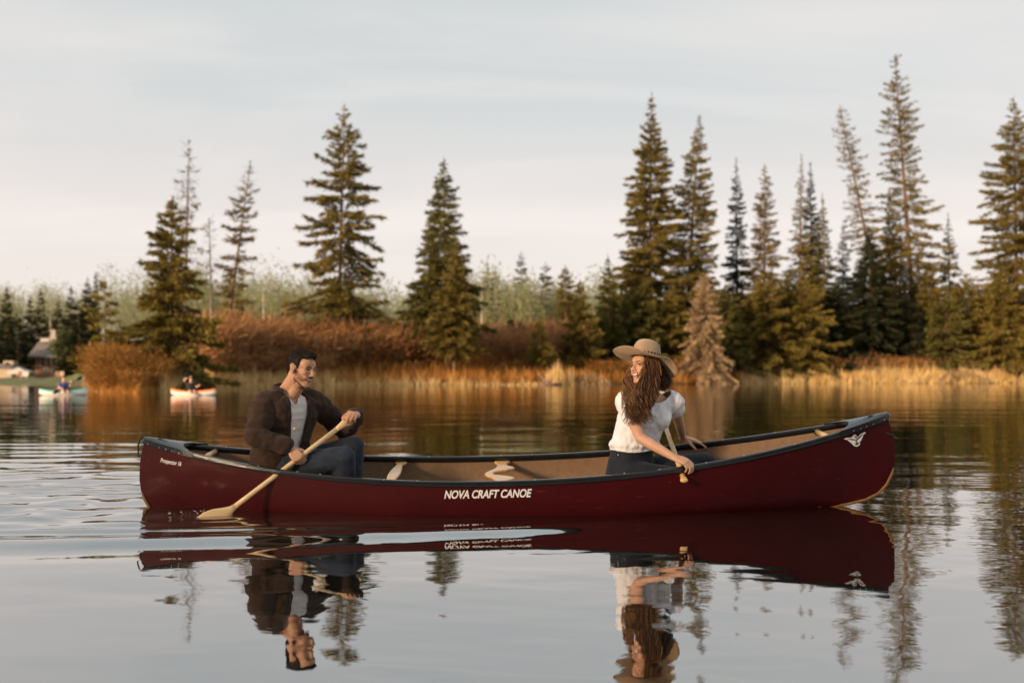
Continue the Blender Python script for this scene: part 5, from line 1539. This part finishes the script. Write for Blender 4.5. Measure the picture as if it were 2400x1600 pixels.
def back_curl(rg):
    s_ = rg.uniform(0, 1)
    return [W(1538, 832, 6.40 + .06 * s_), W(1552 + 10 * s_, 872, 6.42 + .06 * s_), W(1544 + 24 * s_, 896, 6.40 + .08 * s_), W(1536 + 26 * s_ + U(rg, -4, 4), 908 + U(rg, -4, 10), 6.36 + .10 * s_)]
curls('curls', 190, M['hair_brown'], near_curl, .0026, 51)
curls('curls', 120, M['hair_light'], near_curl, .0022, 52)
curls('curls', 70, M['hair_light'], far_curl, .0024, 53)
curls('curls', 30, M['hair_brown'], far_curl, .0030, 56)
curls('curls', 90, M['hair_brown'], back_curl, .0032, 54)
curls('stray_curls', 7, M['hair_light'], lambda rg: [W(1509, 846, 6.30), W(1508 + U(rg, -2, 3), 862, 6.28), W(1506 + U(rg, -3, 2), 876, 6.27), W(1500 + U(rg, -5, 3), 884, 6.26)], .0018, 55)
# hat
hatR = frame((-.80, -.585, .0)) @ Matrix.Rotation(R(12), 3, 'X') @ Matrix.Rotation(R(2), 3, 'Y')
hc = W(1514, 838, 6.37)
HP = lambda v: hc + hatR @ Vector(v)
NA = 48; rings = []
def brim(rho, ph):
    """height of the brim: tip turned up in front, sides and back drooping"""
    q = (rho - .084) / (.205 - .084)
    f_ = math.cos(ph); s_ = math.sin(ph)           # ph 0 = front, 90 = her left
    z_ = .026 * max(0, f_) ** 3 * q ** 2 - .085 * max(0, -f_) ** 1.3 * q ** 1.5 - .016 * max(0, s_) ** 1.5 * q ** 1.3 + .006 * max(0, -s_) * q
    return z_ + .004 * math.sin(5 * ph) * q
prof_in = [(.0, .116), (.030, .114), (.054, .106), (.070, .090), (.080, .062), (.085, .028), (.088, .004), (.094, -.002)]
prof_br = [.105, .125, .150, .175, .195, .205]
for j in range(NA):
    ph = 2 * math.pi * j / NA
    d_ = Vector((-math.sin(ph) * -1, math.cos(ph), 0)) if False else Vector((-math.sin(ph), math.cos(ph), 0))
    col_ = []
    for r_, z_ in prof_in: col_.append(HP((d_.x * r_, d_.y * r_ * 1.10, z_)))
    for r_ in prof_br: col_.append(HP((d_.x * r_, d_.y * r_ * 1.06, brim(r_, ph) - .002)))
    rings.append(col_)
m_ = len(rings[0]); v = [p for c_ in rings for p in c_]; f = []
for j in range(NA):
    jj = (j + 1) % NA
    for i in range(m_ - 1): f.append((j * m_ + i, j * m_ + i + 1, jj * m_ + i + 1, jj * m_ + i))
hat = link('hat', py_mesh('hat', v, f, True), M['straw'], lady)
bm = bmesh.new(); bm.from_mesh(hat.data); bmesh.ops.remove_doubles(bm, verts=bm.verts, dist=.0005); bmesh.ops.recalc_face_normals(bm, faces=bm.faces); bm.to_mesh(hat.data); bm.free()
add_mod(hat, 'SOLIDIFY', thickness=.004, offset=0)
bd = MB()
bd.tube([HP((-math.sin(2 * math.pi * j / 40) * .0885, math.cos(2 * math.pi * j / 40) * .0985, .009)) for j in range(40)], .0035, 6, closed=True)
for j in range(26):
    a_ = 2 * math.pi * j / 26
    bd.box(HP((-math.sin(a_) * .0890, math.cos(a_) * .0990, .017)), (.009, .006, .020), hatR @ Matrix.Rotation(a_, 3, 'Z'))
bd.build('hat_band', M['black'], hat, False)
rim = MB().tube([HP((-math.sin(2 * math.pi * j / NA) * .205, math.cos(2 * math.pi * j / NA) * .205 * 1.06, brim(.205, 2 * math.pi * j / NA) - .002)) for j in range(NA)], .0035, 6, closed=True)
rim.build('brim_edge', M['straw'], hat)

p_top = W(1604, 1127, 6.01); p_far = W(1561, 1003, 6.74)
paddle('paddle', 'varnished paddle under the hand of the lady, grip hanging over the near gunwale', p_top, (p_far - p_top), Vector((1, .25, .2)), 1.46, 'ash_dark', grip_w=.024)

# ================================================================== two kayakers far off
M['teal'] = solid('teal_deck', (0.10, 0.42, 0.42), (0.14, 0.48, 0.47), 0.4, 3)
M['orange'] = solid('orange_deck', (0.75, 0.16, 0.02), (0.85, 0.22, 0.03), 0.4, 3)
M['kwhite'] = solid('white_kayak_hull', (0.52, 0.49, 0.45), (0.60, 0.57, 0.52), 0.4, 3)
M['blue_top'] = solid('blue_top', (0.03, 0.05, 0.19), (0.045, 0.07, 0.25), 0.9, 8)
M['black_top'] = solid('black_top', (0.012, 0.012, 0.014), (0.02, 0.02, 0.022), 0.9, 8)
def kayak(label, px, py, yaw, length, deckmat, group):
    Y = F * CAM_H / (py - HZ); c = Vector(((px - 1200) / F * Y, Y, 0.0))
    root = empty('kayak', c, label, 'kayak', group)
    Rz = Matrix.Rotation(yaw, 3, 'Z')
    hb = lambda r: .33 * (1 - abs(r) ** 2.4) ** .8 + .004
    sheer = lambda r: .14 + .10 * abs(r) ** 2.5
    def pt(r, y_, z_): return c + Rz @ Vector((r * length / 2, y_, z_))
    rs_ = []; n = 22
    for i in range(n + 1):
        r = -1 + 2 * i / n; b_ = hb(r); s_ = sheer(r); kz = -.08 + .14 * abs(r) ** 3
        rs_.append([pt(r, -b_, s_), pt(r, -b_ * .97, s_ * .5), pt(r, -b_ * .7, kz + .02), pt(r, 0, kz), pt(r, b_ * .7, kz + .02), pt(r, b_ * .97, s_ * .5), pt(r, b_, s_)])
    MB().rings(rs_).build('hull', M['kwhite'], root)
    dk_ = []
    for i in range(n + 1):
        r = -1 + 2 * i / n; b_ = hb(r) * 1.02; s_ = sheer(r)
        if abs(r + .05) < .26: crown_ = -.03
        else: crown_ = .07
        dk_.append([pt(r, -b_, s_ - .01), pt(r, -b_, s_ + .015), pt(r, -b_ * .62, s_ + .03 + (.02 if crown_ > 0 else .012)), pt(r, 0, s_ + crown_), pt(r, b_ * .62, s_ + .03 + (.02 if crown_ > 0 else .012)), pt(r, b_, s_ + .015), pt(r, b_, s_ - .01)])
    MB().rings(dk_).build('deck', M[deckmat], root)
    MB().tube([pt(-.05 + .26 * math.cos(2 * math.pi * j / 20),   .23 * math.sin(2 * math.pi * j / 20), .20) for j in range(20)], .018, 6, closed=True).build('cockpit_rim', M['vinyl'], root)
    return root, c, Rz
def paddler(label, c, Rz, top, skin, hair, pose, group, face):
    """seated figure: c cockpit, face = horizontal direction looked at"""
    root = empty('person', c + Vector((0, 0, .12)), label, 'person', group)
    fw = Vector(face).normalized(); rt = fw.cross(Vector((0, 0, 1)))
    K_ = .80
    J = lambda f_, r_, z_: c + fw * f_ * K_ + rt * r_ * K_ + Vector((0, 0, z_ * K_))
    Rh_ = frame(fw)
    b_ = MB(); hc_ = J(.06, 0, .86)
    head_shapes(b_, hc_, Rh_, .88, True)
    b_.chain([(J(.03, 0, .80), .05), (J(.0, 0, .70), .055)])
    b_.loft(torso_secs([(J(-.02, 0, .14), fw, .16, .12, O3), (J(0, 0, .30), fw, .14, .10, O3), (J(0, 0, .50), fw, .165, .11, O3), (J(0, 0, .64), fw, .15, .09, O3), (J(0, 0, .70), fw, .07, .06, O3)]))
    for (s_, e_, w_) in pose:
        S_, E_, W_ = J(*s_), J(*e_), J(*w_)
        b_.chain([(S_, .05), (E_, .04), (W_, .028)])
        d_ = (W_ - E_).normalized(); up_ = d_.orthogonal().normalized()
        hand_shapes(b_, W_, Matrix((d_.cross(up_), d_, up_)).transposed(), s_[1] < 0, [(.9, 1.2, .8)] * 4, 0, (.6, .6, .4), 1.0, .6)
    b_.chain([(J(.0, .10, .16), .08), (J(.45, .12, .24), .06), (J(.80, .10, .14), .05)]); b_.chain([(J(.0, -.10, .16), .08), (J(.45, -.12, .24), .06), (J(.80, -.10, .14), .05)])
    link('body', b_.remesh(.012, 3, .5), skin, root)
    t_ = MB(); t_.loft(torso_secs([(J(-.02, 0, .14), fw, .16, .12, O3), (J(0, 0, .30), fw, .14, .10, O3), (J(0, 0, .50), fw, .165, .11, O3), (J(0, 0, .64), fw, .15, .09, O3), (J(0, 0, .68), fw, .08, .07, O3)], .02))
    for (s_, e_, w_) in pose:
        S_, E_ = J(*s_), J(*e_); t_.chain([(S_, .07), (S_.lerp(E_, .45), .062)])
    link('top', t_.remesh(.014, 3, .5), top, root)
    h_ = MB(); h_.ellipsoid(hc_ + Rh_ @ Vector((0, -.022, .045)), (.072, .088, .074), Rh_); h_.ellipsoid(hc_ + Rh_ @ Vector((0, -.06, .0)), (.066, .05, .07), Rh_)
    h_.build('hair', hair, root)
    return root, J
GK = 'kayaks far off on the left'; GP = 'kayakers far off on the left'
kr, kc, kR = kayak('small teal and white kayak on the water in front of the cabin', 149, 926, R(14), 1.95, 'teal', GK)
pr_, J = paddler('kayaker in a blue top in the teal kayak', kc, kR, M['blue_top'], M['skin_m'], M['hair_light'], [((.0, .18, .62), (.12, .26, .42), (.34, .12, .36)), ((.0, -.18, .62), (.16, -.34, .52), (.34, -.30, .66))], GP, (.55, -.83, 0))
a_ = J(.36, .30, .28); b_ = J(.36, -.62, .84)
rt_ = empty('kayak_paddle', a_, 'double paddle raised by the kayaker in blue', 'paddle')
MB().tube([a_, b_], .016, 8).build('shaft', M['vinyl'], rt_)
for e_, d_ in ((a_, (a_ - b_).normalized()), (b_, (b_ - a_).normalized())): MB().ellipsoid(e_ + d_ * .12, (.14, .012, .07), frame(d_, (0, 0, 1)) @ Matrix.Rotation(R(90), 3, 'Z')).build('blade', M['vinyl'], rt_)
kr, kc, kR = kayak('small orange and white kayak in front of the golden reeds', 453, 926, R(-10), 2.1, 'orange', GK)
pr_, J = paddler('kayaker in a black top with one arm raised in the orange kayak', kc + kR @ Vector((-.12, 0, 0)), kR, M['black_top'], M['skin_m'], M['hair_dark'], [((.0, .18, .62), (-.04, .34, .84), (.16, .10, 1.0)), ((.0, -.18, .62), (.10, -.30, .44), (.30, -.34, .50))], GP, (.45, -.89, 0))
MB().ellipsoid(J(.125, -.02, .46), (.07, .02, .07), frame((.45, -.89, 0))).build('shirt_print', M['kwhite'], pr_)
a_ = J(.30, .14, .98); b_ = J(.34, -1.0, .26)
rt_ = empty('kayak_paddle', b_, 'dark double paddle slanting down from the arm of the kayaker in black', 'paddle')
MB().tube([a_, b_], .016, 8).build('shaft', M['vinyl'], rt_)
for e_, d_ in ((a_, (a_ - b_).normalized()), (b_, (b_ - a_).normalized())): MB().ellipsoid(e_ + d_ * .12, (.14, .012, .07), frame(d_, (0, 0, 1)) @ Matrix.Rotation(R(90), 3, 'Z')).build('blade', M['vinyl'], rt_)

# ================================================================== the cabin and its lawn, far left
M['shingle'] = solid('grey_shingle', (0.10, 0.085, 0.08), (0.17, 0.145, 0.135), 0.9, 2.0)
M['stone'] = solid('field_stone', (0.26, 0.20, 0.17), (0.42, 0.34, 0.29), 0.9, 3.0)
M['brickish'] = solid('brown_siding', (0.20, 0.10, 0.06), (0.30, 0.17, 0.11), 0.9, 2.0)
M['glass'] = solid('dark_window', (0.012, 0.012, 0.013), rough=0.15)
M['trim'] = solid('white_trim', (0.42, 0.39, 0.36), rough=0.6)
M['beige'] = solid('beige_siding', (0.34, 0.25, 0.17), (0.40, 0.30, 0.21), 0.8, 1.0)
M['canvas'] = solid('white_canvas', (0.50, 0.45, 0.40), rough=0.8)
M['flag_red'] = solid('flag_red', (0.55, 0.05, 0.02), rough=0.8)
YC = 165.0; g0 = ground_z(100, YC)
def X(px, Y=YC): return (px - 1200) / F * Y
def Z(py, Y=YC): return CAM_H - (py - HZ) / F * Y
cab = empty('cabin', (X(105), YC + 2.5, g0), 'dark log cabin with grey roof and stone chimney behind the lawn', 'cabin')
def slab(x0, x1, y0, y1, z0, z1): return ((x0 + x1) / 2, (y0 + y1) / 2, (z0 + z1) / 2), (abs(x1 - x0), abs(y1 - y0), abs(z1 - z0))
def bxp(name, parent, mat, *a):
    return MB().box(*slab(*a)).build(name, mat, parent, False)
bxp('wall', cab, M['brickish'], X(82), X(137), YC, YC + 5, g0 - .3, Z(858))
bxp('porch_floor', cab, M['brickish'], X(80), X(139), YC - .6, YC + 5, Z(858), Z(856.5))
bxp('wall', cab, M['glass'], X(90), X(135), YC + .3, YC + 5, Z(856.5), Z(836))
for q in (88.5, 96, 109, 122, 136): bxp('post', cab, M['brickish'], X(q) - .08, X(q) + .08, YC - .5, YC - .3, Z(856.5), Z(836))
for (a0, a1, b0, b1) in ((103, 112, 862, 871), (122, 131, 861, 877)):
    w_ = bxp('window', cab, M['trim'], X(a0), X(a1), YC - .06, YC - .002, Z(b1), Z(b0))
    bxp('pane', w_, M['glass'], X(a0) + .12, X(a0) + (X(a1) - X(a0)) * .48, YC - .09, YC - .062, Z(b1) + .1, Z(b0) - .1)
    bxp('pane', w_, M['glass'], X(a0) + (X(a1) - X(a0)) * .54, X(a1) - .12, YC - .09, YC - .062, Z(b1) + .1, Z(b0) - .1)
# roof: slope facing the water, dormer strip at the ridge
zr = Z(797); ze = Z(834)
rf = MB().add([(X(70), YC + 3.2, zr), (X(118), YC + 3.2, zr), (X(141), YC - 1.0, ze), (X(72), YC - 1.0, ze), (X(70), YC + 7, ze), (X(141), YC + 7, ze),
              (X(70), YC + 3.2, zr - .25), (X(118), YC + 3.2, zr - .25), (X(141), YC - 1.0, ze - .25), (X(72), YC - 1.0, ze - .25), (X(70), YC + 7, ze - .25), (X(141), YC + 7, ze - .25)],
             [(0, 3, 2, 1), (0, 1, 5, 4), (6, 7, 8, 9), (6, 10, 11, 7), (2, 3, 9, 8), (4, 5, 11, 10), (3, 0, 6, 9), (0, 4, 10, 6), (1, 2, 8, 7), (5, 1, 7, 11)]).build('roof', M['shingle'], cab, False)
bxp('ridge_dormer', rf, M['trim'], X(79), X(103), YC + 2.4, YC + 3.6, zr - .15, Z(791))
bxp('ridge_cap', rf, M['shingle'], X(68), X(114), YC + 2.2, YC + 3.8, Z(791), Z(789))
ch = MB().box((X(120.5), YC + 1.0, (Z(826) + Z(790)) / 2), (X(131) - X(110), 1.4, Z(790) - Z(826)), None, .86).box((X(120.5), YC + 1.0, (Z(790) + Z(772)) / 2), (.75, .9, Z(772) - Z(790)), None, .8)
ch.build('chimney', M['stone'], rf, False)
YS = 150.0; gs = ground_z(12, YS)
shed = empty('shed', (X(0, YS), YS + 2, gs), 'beige shed cut by the left edge of the picture', 'shed')
bxp('wall', shed, M['beige'], X(-40, YS), X(27, YS), YS, YS + 4, gs - .4, Z(862, YS))
rs2 = MB().add([(X(-42, YS), YS - .3, Z(862, YS)), (X(28.5, YS), YS - .3, Z(862, YS)), (X(24, YS), YS + 2, Z(852, YS)), (X(-42, YS), YS + 2, Z(852, YS)), (X(28.5, YS), YS + 4.3, Z(862, YS)), (X(-42, YS), YS + 4.3, Z(862, YS))],
               [(0, 1, 2, 3), (3, 2, 4, 5), (1, 4, 2), (0, 3, 5), (0, 5, 4, 1)]).build('roof', M['shingle'], shed, False)
bxp('cupola', rs2, M['beige'], X(-2, YS), X(22, YS), YS + 1.2, YS + 2.6, Z(853, YS), Z(845, YS))
bxp('cupola_window', rs2, M['glass'], X(3, YS), X(12, YS), YS + 1.15, YS + 1.195, Z(853, YS), Z(849, YS))
YT = 146.0; gt = ground_z(50, YT)
tent = empty('canopy_tent', (X(50, YT), YT, gt), 'white peaked canopy tent on the lawn beside the shed', 'canopy')
c4 = [(X(28, YT), YT - 1.4), (X(71, YT), YT - 1.4), (X(71, YT), YT + 1.4), (X(28, YT), YT + 1.4)]
zt0 = Z(876, YT); zt1 = Z(860, YT)
MB().add([(a_[0], a_[1], zt0) for a_ in c4] + [(a_[0], a_[1], zt0 + .35) for a_ in c4] + [(X(43, YT), YT, zt1)], [(0, 1, 5, 4), (1, 2, 6, 5), (2, 3, 7, 6), (3, 0, 4, 7), (4, 5, 8), (5, 6, 8), (6, 7, 8), (7, 4, 8), (3, 2, 1, 0)]).build('canopy', M['canvas'], tent, False)
for (a_, b_) in c4: MB().box((a_ + (.06 if a_ < X(50, YT) else -.06), b_, (gt + zt0) / 2), (.09, .09, zt0 - gt)).build('leg', M['canvas'], tent, False)
def lawn_chair(px, Y, mat, lab, w=.55):
    g_ = ground_z(px, Y); r_ = empty('lawn_chair', (X(px, Y), Y, g_), lab, 'chair', 'chairs on the cabin lawn')
    x_ = X(px, Y)
    MB().box((x_, Y, g_ + .42), (w, .5, .05)).build('seat', mat, r_, False)
    MB().box((x_, Y + .28, g_ + .75), (w, .05, .65), Matrix.Rotation(R(-12), 3, 'X')).build('backrest', mat, r_, False)
    for a_ in (-1, 1):
        for b_ in (-1, 1): MB().box((x_ + a_ * w * .42, Y + b_ * .2, g_ + .2), (.06, .06, .40)).build('leg', mat, r_, False)
lawn_chair(57, 138, M['trim'], 'white lawn chair under the right side of the canopy tent', .9)
lawn_chair(45, 138, M['brickish'], 'brown lawn chair under the middle of the canopy tent')
lawn_chair(133, 140, M['brickish'], 'brown lawn chair on the lawn behind the kayaker in blue')
lawn_chair(143, 140, M['beige'], 'tan lawn chair on the lawn, right of the brown one')
# dock with a covered boat
YD = 97.0
dock = empty('dock', (X(165, YD), YD, 0), 'low pale dock at the edge of the lawn', 'dock')
x0_, x1_ = X(146, YD), X(192, YD); np_ = 9
for i in range(np_): bxp('plank', dock, M['beige'], x0_ + (x1_ - x0_) * i / np_ + .01, x0_ + (x1_ - x0_) * (i + 1) / np_ - .01, YD - .8, YD + .8, Z(898, YD), Z(896, YD))
for i in range(4): bxp('post', dock, M['bark_grey'], x0_ + (x1_ - x0_) * i / 3 - .05, x0_ + (x1_ - x0_) * i / 3 + .05, YD - .88, YD - .80, -.5, Z(893.5, YD))
bt2 = empty('covered_boat', (X(194, YD), YD + 1.2, .1), 'small boat under a white cover beside the dock', 'boat')
MB().loft([((X(183, YD), YD + 1.4, .35), (0, .5, 0), (0, 0, .30), 1.0), ((X(188, YD), YD + 1.4, .45), (0, .7, 0), (0, 0, .5), .8), ((X(196, YD), YD + 1.4, .45), (0, .7, 0), (0, 0, .45), .8), ((X(203, YD), YD + 1.4, .35), (0, .4, 0), (0, 0, .25), 1.0)], 16).build('cover', M['canvas'], bt2)
MB().loft([((X(181, YD), YD + 1.4, .18), (0, .4, 0), (0, 0, .16), 1.0), ((X(188, YD), YD + 1.4, .12), (0, .75, 0), (0, 0, .24), .8), ((X(197, YD), YD + 1.4, .12), (0, .75, 0), (0, 0, .24), .8), ((X(206, YD), YD + 1.4, .25), (0, .2, 0), (0, 0, .10), 1.0)], 16).build('hull', M['trim'], bt2)
# flag hanging limp on its pole
YF = 120.0; gf_ = ground_z(212, YF)
fl = empty('flag_pole', (X(210, YF), YF, gf_), 'limp red and white flag on a thin pole beside the sunlit pine', 'flag')
MB().tube([(X(210, YF), YF, gf_ - .2), (X(210, YF), YF, Z(798, YF))], .03, 8).build('pole', M['trim'], fl)
for (z0_, z1_, mt) in ((803, 812, 'flag_red'), (812.2, 820, 'trim'), (820.2, 829, 'flag_red')):
    pts_ = []
    n = 8
    rs_ = []
    for j in range(5):
        zz_ = Z(z0_, YF) + (Z(z1_, YF) - Z(z0_, YF)) * j / 4
        rs_.append([Vector((X(210, YF) + .05 + (.16 + .05 * math.sin(zz_ * 5)) * (1 + math.cos(2 * math.pi * q / n)), YF + .10 * math.sin(2 * math.pi * q / n + zz_ * 3), zz_ - .12 * math.cos(2 * math.pi * q / n))) for q in range(n)])
    MB().rings(rs_).build('flag_stripe', M[mt], fl)

# drops thrown up behind the blade
rg = np.random.default_rng(9); dr = MB()
M['drop'] = solid('water_drop', (0.55, 0.55, 0.55), rough=0.05, spec=1.0)
for k_ in range(26):
    q = W(rg.uniform(395, 500), rg.normal(1203, 4), 6.08); r_ = rg.uniform(.001, .0034)
    dr.ellipsoid((q.x, q.y, max(q.z, .0) + rg.uniform(0, .012)), (r_ * 1.3, r_, r_), None, 6, 4)
props(dr.build('splash', M['drop']), 'small splash of drops behind the paddle blade of the man', 'splash', kind='stuff')
